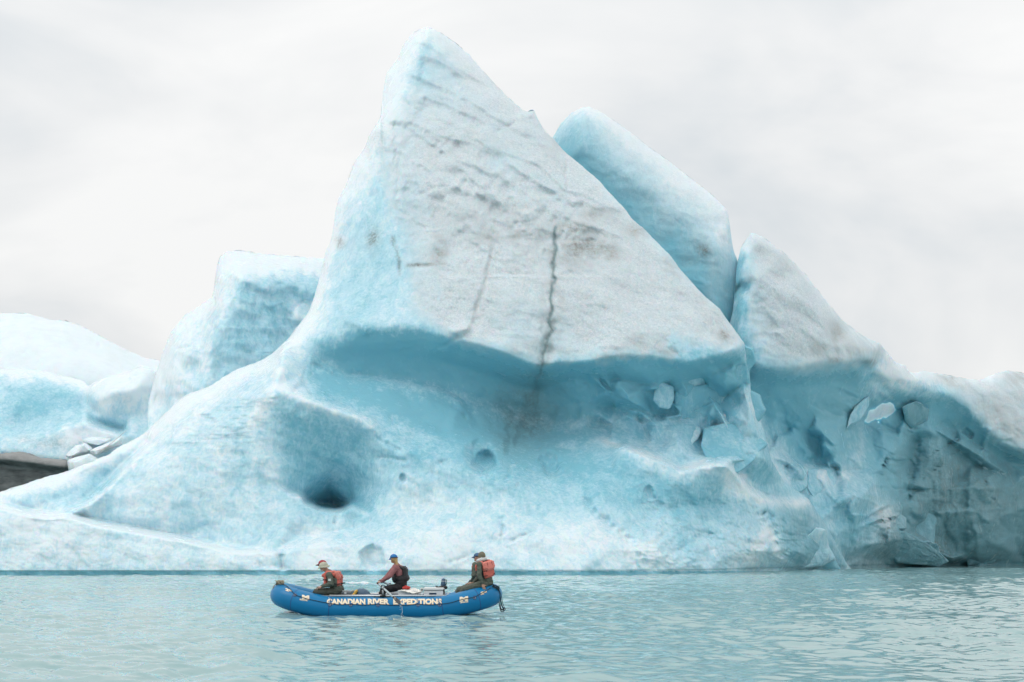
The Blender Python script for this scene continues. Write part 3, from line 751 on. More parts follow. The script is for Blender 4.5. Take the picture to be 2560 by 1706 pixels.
# ================================================================== slab leaning behind the peak
O_slab = [(1340, 420, 131, 1.5), (1370, 360, 130.5, 2), (1384, 341, 130, 2.2), (1401, 311, 130, 2.4), (1425, 285, 129.6, 2.6), (1454, 269, 129.2, 2.8), (1474, 268, 129, 3), (1498, 277, 128.8, 3), (1537, 304, 128.4, 3), (1576, 331, 128, 3),
  (1624, 370, 127.4, 3), (1673, 404, 126.8, 3), (1721, 442, 126, 2.8), (1760, 471, 125.4, 2.4), (1794, 500, 124.8, 1.8), (1818, 526, 124.2, 0.9), (1824, 559, 124, 0.6), (1829, 597, 124, 0.6), (1834, 630, 124, 0.6), (1844, 650, 124, 0.5), (1852, 719, 124.2, 0.5), (1856, 800, 124.6, 0.6), (1860, 900, 125, 0.6)]
L_slab = [[(1380, 420, 129.4), (1450, 360, 127.6), (1560, 430, 126.4), (1680, 530, 124.6), (1790, 620, 122.8)], [(1450, 480, 128), (1560, 560, 126.2), (1680, 660, 124.2), (1790, 760, 122.6)],
  [(1340, 1000, 130), (1500, 1000, 128), (1700, 1000, 126), (1860, 1000, 124)]]
def paint_slab(PX, PY):
    d, s, _ = seg_dist(PX, PY, [(1384, 341), (1425, 391), (1498, 452), (1580, 547), (1702, 675), (1818, 800)])
    up = np.clip((d - 20) / 110, 0, 1)
    cr_ = soft(PX, PY, [([(1440, 280), (1480, 255), (1840, 500), (1840, 790), (1800, 760), (1720, 660), (1600, 500), (1500, 400), (1430, 330)], 0.6, 70)], 40)
    cl = np.clip(1.0 - d / 135, 0, 1) ** 0.8  # bluer towards the peak: the peak's shade put into the ice colour
    return cr_, cl * 1.0, blobs(PX, PY, [(1760, 627, 16, 16, 0.9), (1730, 650, 40, 16, 0.25)]), np.zeros(PX.shape)
O_slab = [(p[0], p[1], p[2] - 3.5, p[3]) for p in O_slab]; L_slab = [[(p[0], p[1], p[2] - 3.5) for p in l] for l in L_slab]
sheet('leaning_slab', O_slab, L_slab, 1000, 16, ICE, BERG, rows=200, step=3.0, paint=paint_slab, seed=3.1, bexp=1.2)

# ================================================================== right fin, its overhang and the broken wall
O_right = [(1690, 980, 126, 0.6), (1790, 870, 124, 0.6), (1820, 825, 123.2, 0.6), (1832, 780, 122.6, 0.6), (1838, 720, 122.4, 0.7), (1841, 668, 122.6, 0.8), (1852, 620, 123, 0.9), (1868, 596, 123.4, 0.9), (1879, 581, 123.6, 0.9), (1905, 592, 123.8, 1.2), (1959, 631, 124.4, 1.5), (2013, 685, 125.4, 1.5), (2056, 740, 126.4, 1.4),
  (2100, 794, 127.6, 1.2), (2132, 822, 128.6, 1.0), (2176, 849, 130, 0.8), (2201, 857, 131, 0.6), (2212, 872, 132, 0.6), (2239, 907, 134, 0.7), (2262, 913, 136, 0.8), (2275, 932, 137, 1.0), (2311, 928, 139, 1.6), (2378, 940, 143, 1.6), (2450, 951, 147, 1.6), (2491, 933, 150, 1.6), (2518, 926, 152, 1.6), (2560, 933, 154, 1.6), (2700, 950, 160, 1.6), (2900, 1010, 170, 1.6)]
L_right = [
  [(x, 1412, yw(x) + 1.0) for x in (1690, 1800, 1900, 2000)] + [(2085, 1412, 123.5), (2230, 1410, 135), (2378, 1405, 147.5), (2560, 1402, 156), (2900, 1400, 171)],
  [(x, 1480, yw(x) + 1.5) for x in (1690, 1900, 2085, 2378, 2560, 2900)],
  # face of the fin down to its lip
  [(1852, 700, 121.4), (1868, 640, 122), (1890, 610, 122.6)], [(1900, 700, 121), (1990, 740, 122.4), (2060, 800, 124)], [(1850, 800, 121), (1950, 820, 121.2), (2060, 850, 123), (2150, 870, 126)],
  [(1850, 880, 121), (1892, 913, 120.8), (1940, 925, 121), (1973, 924, 121.2), (2009, 917, 121.8), (2081, 906, 123.2), (2130, 903, 125), (2180, 903, 127.2), (2200, 866, 130)],
  # under the lip
  [(1880, 955, 123.6), (1940, 965, 124), (2009, 962, 125.2), (2081, 950, 127), (2150, 945, 130), (2186, 925, 131)],
  [(1880, 1030, 126), (1960, 1060, 127.4), (2040, 1070, 129), (2110, 1040, 131), (2160, 1000, 132.6), (2200, 950, 133.4)],
  [(1930, 1120, 126), (2000, 1150, 128.4), (2080, 1170, 130.6), (2130, 1180, 131.4)],
  [(2010, 1173, 125), (2022, 1188, 125.2), (2060, 1172, 127), (2090, 1165, 128.4), (2115, 1190, 128.6), (2150, 1200, 129.4)],
  [(2030, 1260, 123.4), (2090, 1250, 125.6), (2160, 1230, 128), (2230, 1150, 133)], [(2060, 1330, 122.8), (2130, 1320, 126), (2200, 1290, 129.4)],
  # translucent wedge
  [(2203, 862, 131), (2175, 920, 131.6), (2144, 976, 131.4)], [(2236, 912, 133.6), (2268, 950, 135.4), (2272, 975, 136)], [(2225, 950, 133), (2215, 1000, 133.6), (2190, 1060, 133.6)],
  # shoulder: crust lip and hollow below
  [(2280, 960, 136.6), (2330, 985, 138.6), (2374, 985, 140.4), (2414, 1010, 141.8), (2441, 1045, 142.8), (2468, 1072, 144), (2513, 1107, 146), (2560, 1130, 148.6), (2700, 1150, 156), (2900, 1180, 166)],
  [(2300, 1040, 139.8), (2350, 1060, 142.4), (2400, 1085, 145), (2440, 1110, 147.4), (2500, 1145, 150.6), (2560, 1160, 154), (2700, 1190, 160), (2900, 1220, 169)],
  [(2420, 950, 144), (2480, 980, 146.4), (2540, 980, 149.4)], [(2460, 1020, 144.6), (2540, 1050, 147.6)],
  # dark upright wall: edges and faces
  [(2270, 1095, 139), (2258, 1160, 137.4), (2243, 1215, 135.6), (2228, 1260, 134), (2190, 1290, 131.8)],
  [(2282, 1100, 142), (2275, 1160, 141.4), (2266, 1240, 140.4), (2262, 1300, 139.6), (2280, 1340, 140)],
  [(2300, 1075, 140.6), (2360, 1085, 142.2)], [(2360, 1100, 142.6), (2366, 1180, 142.4), (2360, 1280, 142), (2352, 1330, 141.8)],
  [(2420, 1115, 146.4), (2450, 1170, 147), (2470, 1230, 147.4), (2500, 1270, 149)], [(2430, 1280, 146.4), (2440, 1340, 146.2)], [(2540, 1200, 154), (2545, 1300, 153.6)],
  # fallen slabs at the foot
  [(2180, 1310, 129.6), (2230, 1320, 131.6), (2290, 1350, 135), (2340, 1380, 138.6), (2378, 1402, 142)], [(2270, 1330, 138.2), (2310, 1345, 139.4), (2350, 1372, 141.6), (2395, 1398, 145)],
  [(2110, 1400, 125.6), (2150, 1370, 127), (2200, 1360, 129)], [(2420, 1400, 147.6), (2440, 1370, 147.2), (2480, 1360, 149)],
]
CUT_right = [([(2095, 800), (2090, 850), (2086, 900)], 7, 0.6, 'crack'), ([(2010, 1173), (2030, 1230), (2008, 1250)], 4, 0.6, 'crack'), ([(2277, 1075), (2268, 1105)], 5, 1.2, 'crack'), ([(2370, 1080), (2366, 1180), (2372, 1250), (2356, 1330)], 5, 0.7, 'crack'), ([(2450, 1170), (2480, 1240), (2500, 1270)], 5, 0.7, 'crack'),
  ([(2150, 990), (2120, 1060)], 6, 0.5, 'ledge'), ([(2225, 1130), (2250, 1140), (2262, 1130)], 5, 0.6, 'ledge'),
  ([(2250, 1280), (2266, 1318), (2300, 1345)], 6, 0.7, 'ledge'), ([(2400, 1090), (2420, 1120)], 6, 0.6, 'ledge'), ([(2330, 1200), (2335, 1300)], 4, 0.4, 'crack'), ([(2305, 1100), (2290, 1200)], 4, 0.5, 'ledge'),
  ([(1868, 700), (1880, 720)], 6, 0.4, 'ledge'), ([(2413, 1077), (2425, 1087)], 8, 0.7, 'pit')]
def paint_right(PX, PY):
    crust = soft(PX, PY, [([(1870, 600), (1880, 575), (1960, 620), (2060, 735), (2180, 840), (2204, 860), (2180, 902), (2081, 906), (2010, 915), (1960, 918), (1920, 880), (1890, 800), (1875, 700)], 1.0, 34),
      ([(2290, 915), (2380, 935), (2450, 945), (2520, 915), (2900, 960), (2900, 1180), (2560, 1128), (2510, 1105), (2465, 1068), (2440, 1040), (2412, 1003), (2370, 968)], 1.0, 26)], 26)
    clear = soft(PX, PY, [([(1830, 780), (1880, 860), (1895, 912), (2010, 920), (2185, 905), (2160, 1000), (2150, 1100), (2100, 1180), (2000, 1160), (1900, 1040), (1820, 900)], 0.85, 30), ([(1838, 640), (1855, 640), (1870, 760), (1850, 830), (1830, 800)], 0.8, 16),
      ([(2150, 990), (2270, 960), (2400, 1000), (2520, 1110), (2900, 1190), (2900, 1480), (2230, 1480), (2220, 1280), (2150, 1180)], 0.8, 40), ([(2000, 1180), (2150, 1180), (2230, 1290), (2200, 1420), (2040, 1420), (1980, 1300)], 0.45, 40)], 30)
    dirt = blobs(PX, PY, [(2094, 836, 24, 36, 0.6), (2085, 900, 30, 8, 0.6), (2176, 905, 22, 8, 0.7), (2050, 870, 26, 20, 0.4), (2378, 948, 34, 22, 0.55), (2550, 945, 40, 40, 0.45), (2480, 1040, 60, 50, 0.3), (2540, 1070, 50, 40, 0.35), (2130, 870, 60, 40, 0.25), (1990, 650, 60, 40, 0.2), (2400, 1240, 170, 150, 0.62), (2320, 1370, 150, 70, 0.8), (2500, 1260, 40, 60, 0.6), (2463, 1210, 14, 50, 0.7), (2480, 1390, 140, 40, 0.5), (2180, 1400, 90, 20, 0.35)])
    frost_glow = soft(PX, PY, [([(2205, 860), (2240, 910), (2275, 935), (2310, 925), (2330, 950), (2270, 975), (2215, 950)], 0.8, 24), ([(2180, 1290), (2230, 1250), (2266, 1320), (2230, 1320)], 0.7, 16), ([(2015, 1175), (2100, 1165), (2115, 1190), (2040, 1240)], 0.4, 24), ([(2050, 1320), (2070, 1300), (2090, 1390), (2000, 1400)], 0.6, 20)], 24)
    silt = soft(PX, PY, [([(2262, 1080), (2380, 1100), (2480, 1150), (2900, 1240), (2900, 1480), (2150, 1480), (2230, 1390), (2210, 1330), (2260, 1230)], 0.6, 60), ([(2100, 1380), (2300, 1350), (2300, 1480), (2080, 1480)], 0.6, 30), ([(2000, 1000), (2150, 960), (2260, 1050), (2240, 1180), (2100, 1160)], 0.18, 60)], 40)
    return crust, clear, dirt, frost_glow, silt
def fwdr(p): return (p[0], p[1], p[2] - 0.65 * fwd(p[0], p[1]) * float(np.clip((1300 - p[1]) / 150, 0, 1))) + tuple(p[3:])
O_right = [fwdr(p) for p in O_right]; L_right = [[fwdr(p) for p in l] for l in L_right]
def rough_right(PX, PY, wx, wz):
    r = facets(PX, PY, [([(1860, 960), (2000, 1100), (2200, 980), (2290, 990), (2440, 1080), (2900, 1230), (2900, 1440), (1900, 1440), (1860, 1200)], 1.0, 40)], 120, 1.9, 15) + facets(PX, PY, [([(1860, 960), (2000, 1100), (2200, 980), (2290, 990), (2440, 1080), (2900, 1230), (2900, 1440), (1900, 1440), (1860, 1200)], 1.0, 40)], 520, 0.55, 16)
    return r + 0.3 * np.clip((PY - 1000) / 60, 0, 1) * fbm(wx / 1.8, wz / 1.8, (6.4), 4, 0.6)
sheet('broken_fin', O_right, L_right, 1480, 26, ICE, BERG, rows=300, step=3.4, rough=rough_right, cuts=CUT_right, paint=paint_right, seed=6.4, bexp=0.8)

# ================================================================== block behind, on the left
O_blk = [(370, 1010, 122, 1), (385, 947, 122.4, 1.6), (401, 898, 123, 2), (412, 866, 123.4, 2.2), (428, 828, 123.8, 2.4), (461, 790, 124.6, 2.6), (499, 763, 125.2, 2), (530, 743, 125.8, 1.5), (537, 708, 126, 1.4), (541, 670, 126.6, 1.5), (550, 643, 127, 1.5), (564, 630, 127.4, 1.5), (596, 626, 127.8, 1.8), (651, 634, 128, 2), (732, 641, 128.4, 2), (802, 645, 129, 2), (900, 650, 130, 2), (960, 700, 131, 2)]
L_blk = [[(370, 1130, 118), (520, 1130, 118), (700, 1130, 120), (960, 1130, 126)],
  [(440, 880, 121.2), (480, 820, 122.2), (520, 790, 123.2)], [(430, 960, 119.6), (470, 900, 120.4), (505, 840, 121.6)],
  [(545, 690, 125), (540, 740, 124), (528, 790, 122.8), (510, 860, 121.4), (512, 905, 120.8), (498, 950, 119.6), (475, 990, 118.8)],
  [(605, 708, 122.4), (575, 755, 121), (545, 805, 120), (522, 850, 119.2), (510, 930, 118), (500, 990, 117.6)],
  [(560, 665, 125), (604, 690, 122.8), (660, 704, 123), (720, 712, 124), (795, 720, 125.4)], [(600, 655, 126), (700, 670, 126.4), (800, 680, 127.2)],
  [(600, 740, 121.8), (680, 745, 122.8), (760, 760, 124.2), (860, 780, 125.4)], [(580, 820, 120.4), (660, 830, 121.6), (740, 840, 123.4)], [(550, 920, 118.6), (620, 900, 119.8), (690, 880, 121.6)]]
def paint_blk(PX, PY):
    clear = soft(PX, PY, [([(600, 735), (800, 700), (800, 780), (690, 890), (560, 930), (545, 860)], 0.28, 44), ([(540, 660), (560, 700), (530, 800), (540, 720)], 0.2, 20)], 30)
    frost_glow = soft(PX, PY, [([(540, 620), (800, 630), (800, 670), (600, 690), (550, 690)], 0.8, 24), ([(722, 760), (780, 750), (770, 800), (730, 805)], 0.5, 10), ([(380, 960), (430, 830), (530, 740), (520, 860), (440, 1000)], 0.3, 40), ([(590, 710), (560, 770), (520, 860), (510, 930), (500, 930), (515, 850)], 0.5, 14)], 24)
    return np.zeros(PX.shape), clear, np.zeros(PX.shape), frost_glow
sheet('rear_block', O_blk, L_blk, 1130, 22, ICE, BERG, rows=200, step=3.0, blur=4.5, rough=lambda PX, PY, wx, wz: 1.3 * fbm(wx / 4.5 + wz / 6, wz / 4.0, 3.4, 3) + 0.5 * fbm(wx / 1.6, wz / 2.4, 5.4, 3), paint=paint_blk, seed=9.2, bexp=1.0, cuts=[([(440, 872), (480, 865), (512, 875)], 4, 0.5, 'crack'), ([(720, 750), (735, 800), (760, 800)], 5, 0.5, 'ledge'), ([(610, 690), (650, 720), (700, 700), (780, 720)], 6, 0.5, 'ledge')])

# ================================================================== ice beyond, far left
FAR = empty('iceberg', (-45, 150, 0))
tag(FAR, 'smooth white rounded iceberg farthest back at the left edge', 'iceberg')
O_far = [(-420, 830, 168, 4), (-200, 790, 168, 4), (0, 783, 166, 4), (65, 784, 166, 3.5), (97, 791, 166, 3.5), (125, 800, 166, 3.5), (163, 802, 166, 3.5), (195, 812, 166, 3.5), (228, 828, 166, 3.5), (271, 852, 166, 3), (320, 876, 166, 3), (358, 893, 166, 2.5), (395, 901, 166, 2.5), (470, 930, 166, 2.5), (560, 1000, 168, 2)]
L_far = [[(-420, 1000, 154), (0, 920, 154), (160, 930, 154), (300, 950, 155), (440, 980, 158)], [(-420, 1420, 146), (0, 1420, 146), (560, 1420, 150)], [(40, 850, 159), (150, 865, 159), (260, 905, 158)]]
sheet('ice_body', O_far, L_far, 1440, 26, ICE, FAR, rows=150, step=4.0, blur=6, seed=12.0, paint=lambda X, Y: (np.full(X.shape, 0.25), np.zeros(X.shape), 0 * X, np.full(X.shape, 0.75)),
  cuts=[([(246, 864), (250, 866)], 7, 0.35, 'pit'), ([(308, 922), (312, 924)], 7, 0.35, 'pit'), ([(340, 909), (342, 911)], 6, 0.3, 'pit'), ([(20, 830), (60, 855), (130, 860)], 5, 0.4, 'ledge')])

MID = empty('iceberg', (-40, 138, 0))
tag(MID, 'low pale blue iceberg with rounded knob in front of the white one at left', 'iceberg')
O_mid = [(-420, 940, 146, 2.5), (-150, 925, 145, 2.5), (0, 921, 144, 2.5), (54, 922, 144, 2.5), (108, 928, 144, 2.5), (163, 941, 144, 2), (205, 950, 143.6, 1.4), (222, 966, 142, 1.2), (238, 954, 141.4, 1.6), (271, 942, 141, 2), (314, 931, 141, 2), (352, 916, 141, 2), (379, 922, 141, 1.8), (420, 960, 142, 1.5), (520, 1010, 144, 1.5)]
L_mid = [[(-420, 1120, 134), (0, 1125, 134), (80, 1135, 134), (170, 1150, 134.4), (300, 1150, 136), (520, 1150, 138)], [(-420, 1420, 136), (520, 1420, 138)],
  [(212, 975, 142.4), (218, 1010, 141.6), (225, 1030, 141.6)], [(232, 1000, 139), (280, 980, 138), (340, 970, 138.4)], [(222, 1036, 138.6), (270, 1050, 138.4), (312, 1062, 138.6), (330, 1040, 139)],
  [(226, 1046, 140.6), (262, 1064, 140.6), (310, 1074, 140.4)], [(60, 1000, 140), (150, 1010, 140.4)], [(40, 1070, 137.6), (130, 1070, 137.4), (200, 1050, 138.4)], [(120, 1092, 135.6), (180, 1062, 136), (212, 1048, 136.8), (250, 1072, 136.4), (310, 1088, 136.6)],
  [(-100, 1060, 137), (0, 1068, 136.8), (20, 1098, 135), (60, 1118, 134.2)]]
def paint_mid(X, Y):
    return (np.zeros(X.shape), soft(X, Y, [([(0, 950), (160, 960), (210, 990), (200, 1040), (100, 1080), (0, 1050)], 0.55, 40), ([(220, 1040), (320, 1070), (315, 1090), (230, 1060)], 0.5, 14)], 30), blobs(X, Y, [(140, 1110, 60, 16, 0.35), (60, 1100, 30, 10, 0.3)]), soft(X, Y, [([(220, 960), (380, 910), (380, 1000), (240, 1030)], 0.5, 20), ([(-100, 915), (160, 930), (200, 955), (0, 945)], 0.7, 14), ([(120, 1092), (212, 1048), (310, 1090), (180, 1110)], 0.5, 14)], 20))
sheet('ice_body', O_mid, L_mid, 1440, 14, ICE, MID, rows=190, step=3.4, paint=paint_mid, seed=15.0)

# ================================================================== dirty slab at the far left
def make_silt():
    m, t, b = mat_new('silty_ice')
    L = t.links.new
    co = t.nodes.new('ShaderNodeTexCoord')
    mp_ = t.nodes.new('ShaderNodeMapping'); mp_.inputs['Scale'].default_value = (0.5, 0.5, 1.6); mp_.inputs['Rotation'].default_value = (0, math.radians(12), 0)
    L(co.outputs['Object'], mp_.inputs[0])
    n_ = t.nodes.new('ShaderNodeTexNoise'); n_.inputs['Scale'].default_value = 1.3; n_.inputs['Detail'].default_value = 7; n_.inputs['Roughness'].default_value = 0.65
    L(mp_.outputs[0], n_.inputs['Vector'])
    r_ = t.nodes.new('ShaderNodeValToRGB')
    r_.color_ramp.elements[0].position = 0.3; r_.color_ramp.elements[0].color = (0.03, 0.042, 0.044, 1)
    r_.color_ramp.elements[1].position = 0.75; r_.color_ramp.elements[1].color = (0.20, 0.225, 0.225, 1)
    L(n_.outputs['Fac'], r_.inputs[0])
    at_ = t.nodes.new('ShaderNodeAttribute'); at_.attribute_name = 'crust'
    mx = t.nodes.new('ShaderNodeMix'); mx.data_type = 'RGBA'
    mx.inputs[7].default_value = (0.27, 0.275, 0.27, 1)
    L(at_.outputs['Fac'], mx.inputs[0]); L(r_.outputs[0], mx.inputs[6]); L(mx.outputs[2], b.inputs['Base Color'])
    b.inputs['Roughness'].default_value = 0.5
    bp = t.nodes.new('ShaderNodeBump'); bp.inputs['Strength'].default_value = 0.7; bp.inputs['Distance'].default_value = 0.2
    L(n_.outputs['Fac'], bp.inputs['Height']); L(bp.outputs[0], b.inputs['Normal'])
    return m
O_sil = [(-420, 1120, 130, 0.4), (-100, 1130, 128, 0.4), (0, 1134, 127, 0.4), (54, 1129, 127, 0.4), (80, 1137, 127, 0.4), (108, 1146, 127, 0.4), (140, 1148, 127, 0.4), (170, 1151, 127, 0.4), (176, 1176, 127.4, 0.3), (200, 1260, 128, 0.3)]
L_sil = [[(-420, 1140, 128), (0, 1150, 125.6), (100, 1163, 125.6), (168, 1172, 126)], [(-420, 1150, 129), (0, 1158, 127.6), (100, 1170, 127.4), (165, 1178, 127.4)], [(-420, 1430, 126), (0, 1430, 126), (200, 1430, 127)]]
SIL = sheet('silty_iceberg', O_sil, L_sil, 1450, 9, make_silt(), None, rows=120, step=3.0, blur=1.2, seed=21.0, paint=lambda X, Y: (soft(X, Y, [([(-420, 1100), (60, 1125), (180, 1148), (178, 1166), (100, 1156), (0, 1142), (-420, 1132)], 0.8, 8)], 8, 12, 6), 0 * X, 0 * X, 0 * X))
tag(SIL, 'dark grey silt-covered iceberg at the left edge below the pale blue one', 'iceberg')

# ================================================================== angular blocks wedged in the broken wall
def chunk(name, pts, Y, th, parent, seed, bulge=0.8, clear=0.4, frost_glow=0.2, dirt=0.0, tx=0.0, ty=0.0):
    """a faceted block: outline at its own distance, tilted front facets, real thickness behind"""
    rg = random.Random(seed)
    n = len(pts)
    mx_, my_ = sum(p[0] for p in pts) / n, sum(p[1] for p in pts) / n
    bm = bmesh.new()
    def ring(sc, dy, jit):
        r = []
        for (x, y) in pts:
            X, YY, Z = at(mx_ + (x - mx_) * sc + rg.uniform(-jit, jit), my_ + (y - my_) * sc + rg.uniform(-jit, jit), Y + dy + tx * (x - mx_) * sc + ty * (y - my_) * sc + rg.uniform(-0.15, 0.15))
            r.append(bm.verts.new((X, YY, Z)))
        return r
    rs = [ring(0.80, th, 2), ring(1.0, th * 0.35, 0), ring(0.995, 0.0, 1), ring(0.72, -bulge, 6)]
    for a, b in zip(rs[:-1], rs[1:]):
        for i in range(n):
            bm.faces.new((a[i], a[(i + 1) % n], b[(i + 1) % n], b[i]))
    bm.faces.new(rs[0][::-1])
    cv = bm.verts.new(at(mx_ + rg.uniform(-6, 6), my_ + rg.uniform(-6, 6), Y - bulge * 1.15))
    for i in range(n): bm.faces.new((rs[-1][i], rs[-1][(i + 1) % n], cv))
    bmesh.ops.recalc_face_normals(bm, faces=bm.faces)
    bmesh.ops.bevel(bm, geom=list(bm.edges), offset=0.09, segments=1, affect='EDGES')
    bmesh.ops.triangulate(bm, faces=bm.faces)
    bmesh.ops.subdivide_edges(bm, edges=[e for e in bm.edges if e.calc_length() > 0.5], cuts=2, use_grid_fill=True)
    C_ = np.array([v.co[:] for v in bm.verts])
    N_ = np.stack([gnoise(C_[:, 0] / 1.1, C_[:, 1] / 1.1, C_[:, 2] / 1.1 + seed), gnoise(C_[:, 0] / 0.9 + 5, C_[:, 1] / 0.9, C_[:, 2] / 0.9), gnoise(C_[:, 0], C_[:, 1] + 9, C_[:, 2])], -1)
    for v, d_ in zip(bm.verts, N_): v.co += Vector([float(k) for k in d_]) * 0.14
    me = bpy.data.meshes.new(name); bm.to_mesh(me); bm.free()
    for nm, vl in (('crust', 0.0), ('clear', clear), ('dirt', dirt), ('frost_glow', frost_glow), ('silt', 0.45 if mx_ > 2230 else 0.0)):
        a = me.attributes.new(nm, 'FLOAT', 'POINT'); a.data.foreach_set('value', np.full(len(me.vertices), vl, dtype=np.float32))
    return link(name, me, ICE, parent, smooth=False)
def c7(pts): return [(1500 + x / 2.22, 800 + y / 2.22) for x, y in pts]
CH = [
  ([(420, 400), (500, 370), (590, 360), (670, 390), (700, 440), (690, 510), (640, 570), (540, 590), (450, 570), (415, 500)], 115.6, 5, 0.55, 0.2, 0),
  ([(740, 440), (830, 390), (890, 420), (920, 500), (880, 570), (820, 590), (760, 530)], 118.4, 4, 0.6, 0.0, 0.1),
  ([(665, 370), (700, 372), (755, 395), (690, 420)], 115.6, 2, 0.0, 0.9, 0), ([(650, 550), (690, 515), (705, 535), (700, 555)], 115.0, 2, 0.0, 0.9, 0),
  ([(800, 140), (845, 160), (866, 230), (825, 280), (835, 370), (770, 410), (700, 350), (740, 260)], 116.4, 4, 0.45, 0.2, 0),
  ([(460, 590), (560, 595), (570, 630), (500, 710), (450, 790), (380, 770), (400, 690)], 113.6, 3, 0.1, 0.7, 0),
  ([(580, 600), (680, 580), (790, 570), (860, 620), (930, 690), (860, 780), (760, 850), (610, 810), (560, 700)], 115.0, 5, 0.5, 0.1, 0),
  ([(950, 750), (1060, 760), (1150, 840), (1150, 920), (1090, 985), (990, 980), (925, 940), (915, 870)], 116.4, 5, 0.3, 0.4, 0),
  ([(1360, 600), (1420, 480), (1490, 420), (1492, 480), (1440, 560)], 131.0, 3, 0.3, 0.3, 0),
  ([(1680, 480), (1760, 450), (1830, 500), (1820, 560), (1730, 600), (1690, 560)], 138.4, 4, 0.55, 0.1, 0.1),
  ([(2110, 790), (2190, 790), (2250, 850), (2296, 940), (2200, 980), (2150, 950)], 148.0, 4, 0.2, 0.3, 0.2),
  ([(1500, 1170), (1690, 1175), (1800, 1230), (1940, 1340), (1880, 1372), (1640, 1350), (1540, 1280)], 131.0, 5, 0.5, 0.1, 0.35),
  ([(1050, 1290), (1110, 1230), (1200, 1150), (1250, 1160), (1270, 1260), (1310, 1330), (1220, 1370), (1100, 1380)], 121.0, 4, 0.1, 0.6, 0),
  ([(2030, 1280), (2060, 1240), (2150, 1245), (2195, 1290), (2150, 1340), (2040, 1368)], 147.4, 4, 0.4, 0.3, 0.3),
  ([(1160, 1340), (1240, 1310), (1310, 1330), (1345, 1395), (1230, 1400), (1130, 1395)], 121.6, 3, 0.5, 0.1, 0.1),
  ([(1150, 830), (1250, 815), (1300, 800), (1340, 860), (1300, 960), (1180, 990), (1150, 930)], 124.4, 4, 0.35, 0.3, 0),
  ([(1520, 1090), (1590, 1000), (1640, 1060), (1700, 1100), (1700, 1160), (1600, 1170)], 132.4, 4, 0.3, 0.4, 0.1),
]
for i, (pts, Yc, th, cl, fr, di) in enumerate(CH):
    q_ = c7(pts); mx0 = sum(p[0] for p in q_) / len(q_); my0 = sum(p[1] for p in q_) / len(q_)
    gx, gy, R = DEPTH['main_body' if mx0 < 1880 or (mx0 < 2060 and my0 > 1290) else 'broken_fin']
    S_ = lambda x, y: float(bilin(gx, gy, R, np.array([float(x)]), np.array([float(y)]))[0])
    g1_ = max(-0.04, min(0.04, (S_(mx0 + 25, my0) - S_(mx0 - 25, my0)) / 50)); g2_ = max(-0.04, min(0.04, (S_(mx0, my0 + 25) - S_(mx0, my0 - 25)) / 50))
    chunk('ice_block', q_, S_(mx0, my0) + (0.3 if i not in (0, 6, 7) else -0.1), th, BERG, 40 + i, 0.22, cl + 0.2, fr * 0.5, di, g1_, g2_)
for i, (pts, Yc) in enumerate([([(162, 1140), (190, 1115), (215, 1108), (232, 1120), (228, 1140), (180, 1150)], 131), ([(222, 1128), (262, 1112), (304, 1092), (306, 1112), (262, 1130), (230, 1142)], 129), ([(205, 1100), (240, 1092), (280, 1098), (250, 1112), (215, 1112)], 133), ([(170, 1150), (225, 1136), (250, 1150), (210, 1175), (172, 1180)], 125)]):
    chunk('ice_block', pts, Yc, 3, MID, 80 + i, 1.3, 0.0, 1.0, 0)

# smaller shards standing proud of the fractured wall, each lying on the surface where it broke
rg_ = random.Random(12)
def shards(sheet_name, poly, n, rmin, rmax, cl, si):
    gx, gy, R = DEPTH[sheet_name]
    xs_ = [p[0] for p in poly]; ys_ = [p[1] for p in poly]
    k = 0; done = []
    while k < n and len(done) < 4000:
        x, y = rg_.uniform(min(xs_), max(xs_)), rg_.uniform(min(ys_), max(ys_))
        done.append(0)
        if polymask(np.array([x]), np.array([y]), poly, 1.0)[0] < 0.5: continue
        Yc = float(bilin(gx, gy, R, np.array([x]), np.array([y]))[0])
        gx1 = (float(bilin(gx, gy, R, np.array([x + 20]), np.array([y]))[0]) - float(bilin(gx, gy, R, np.array([x - 20]), np.array([y]))[0])) / 40
        gy1 = (float(bilin(gx, gy, R, np.array([x]), np.array([y + 20]))[0]) - float(bilin(gx, gy, R, np.array([x]), np.array([y - 20]))[0])) / 40
        gx1, gy1 = max(-0.05, min(0.05, gx1)), max(-0.05, min(0.05, gy1))
        m_ = rg_.randint(5, 8); r0 = rg_.uniform(rmin, rmax); a0 = rg_.uniform(0, 6.28); el = rg_.uniform(0.55, 0.95); ro = rg_.uniform(0, 3.14)
        pts = []
        for i in range(m_):
            a = a0 + 2 * math.pi * (i + rg_.uniform(-0.25, 0.25)) / m_; rr = r0 * rg_.uniform(0.8, 1.2)
            u, v = rr * math.cos(a), rr * el * math.sin(a)
            pts.append((x + u * math.cos(ro) - v * math.sin(ro), y + u * math.sin(ro) + v * math.cos(ro)))
        chunk('ice_block', pts, Yc + 0.5, 3.5, BERG, 200 + k + int(x), 0.18, cl + rg_.uniform(-0.15, 0.15), rg_.choice((0, 0, 0.15, 0.3)), si * rg_.uniform(0, 0.6), gx1 + rg_.uniform(-0.016, 0.016), gy1 + rg_.uniform(-0.016, 0.016))
        k += 1
shards('main_body', [(1560, 980), (1700, 960), (1850, 940), (1880, 1060), (1880, 1130), (1740, 1110), (1600, 1080)], 5, 24, 46, 0.5, 0.0)
shards('broken_fin', [(2300, 1120), (2420, 1140), (2560, 1220), (2600, 1380), (2240, 1390), (2290, 1260)], 6, 30, 60, 0.75, 0.5)
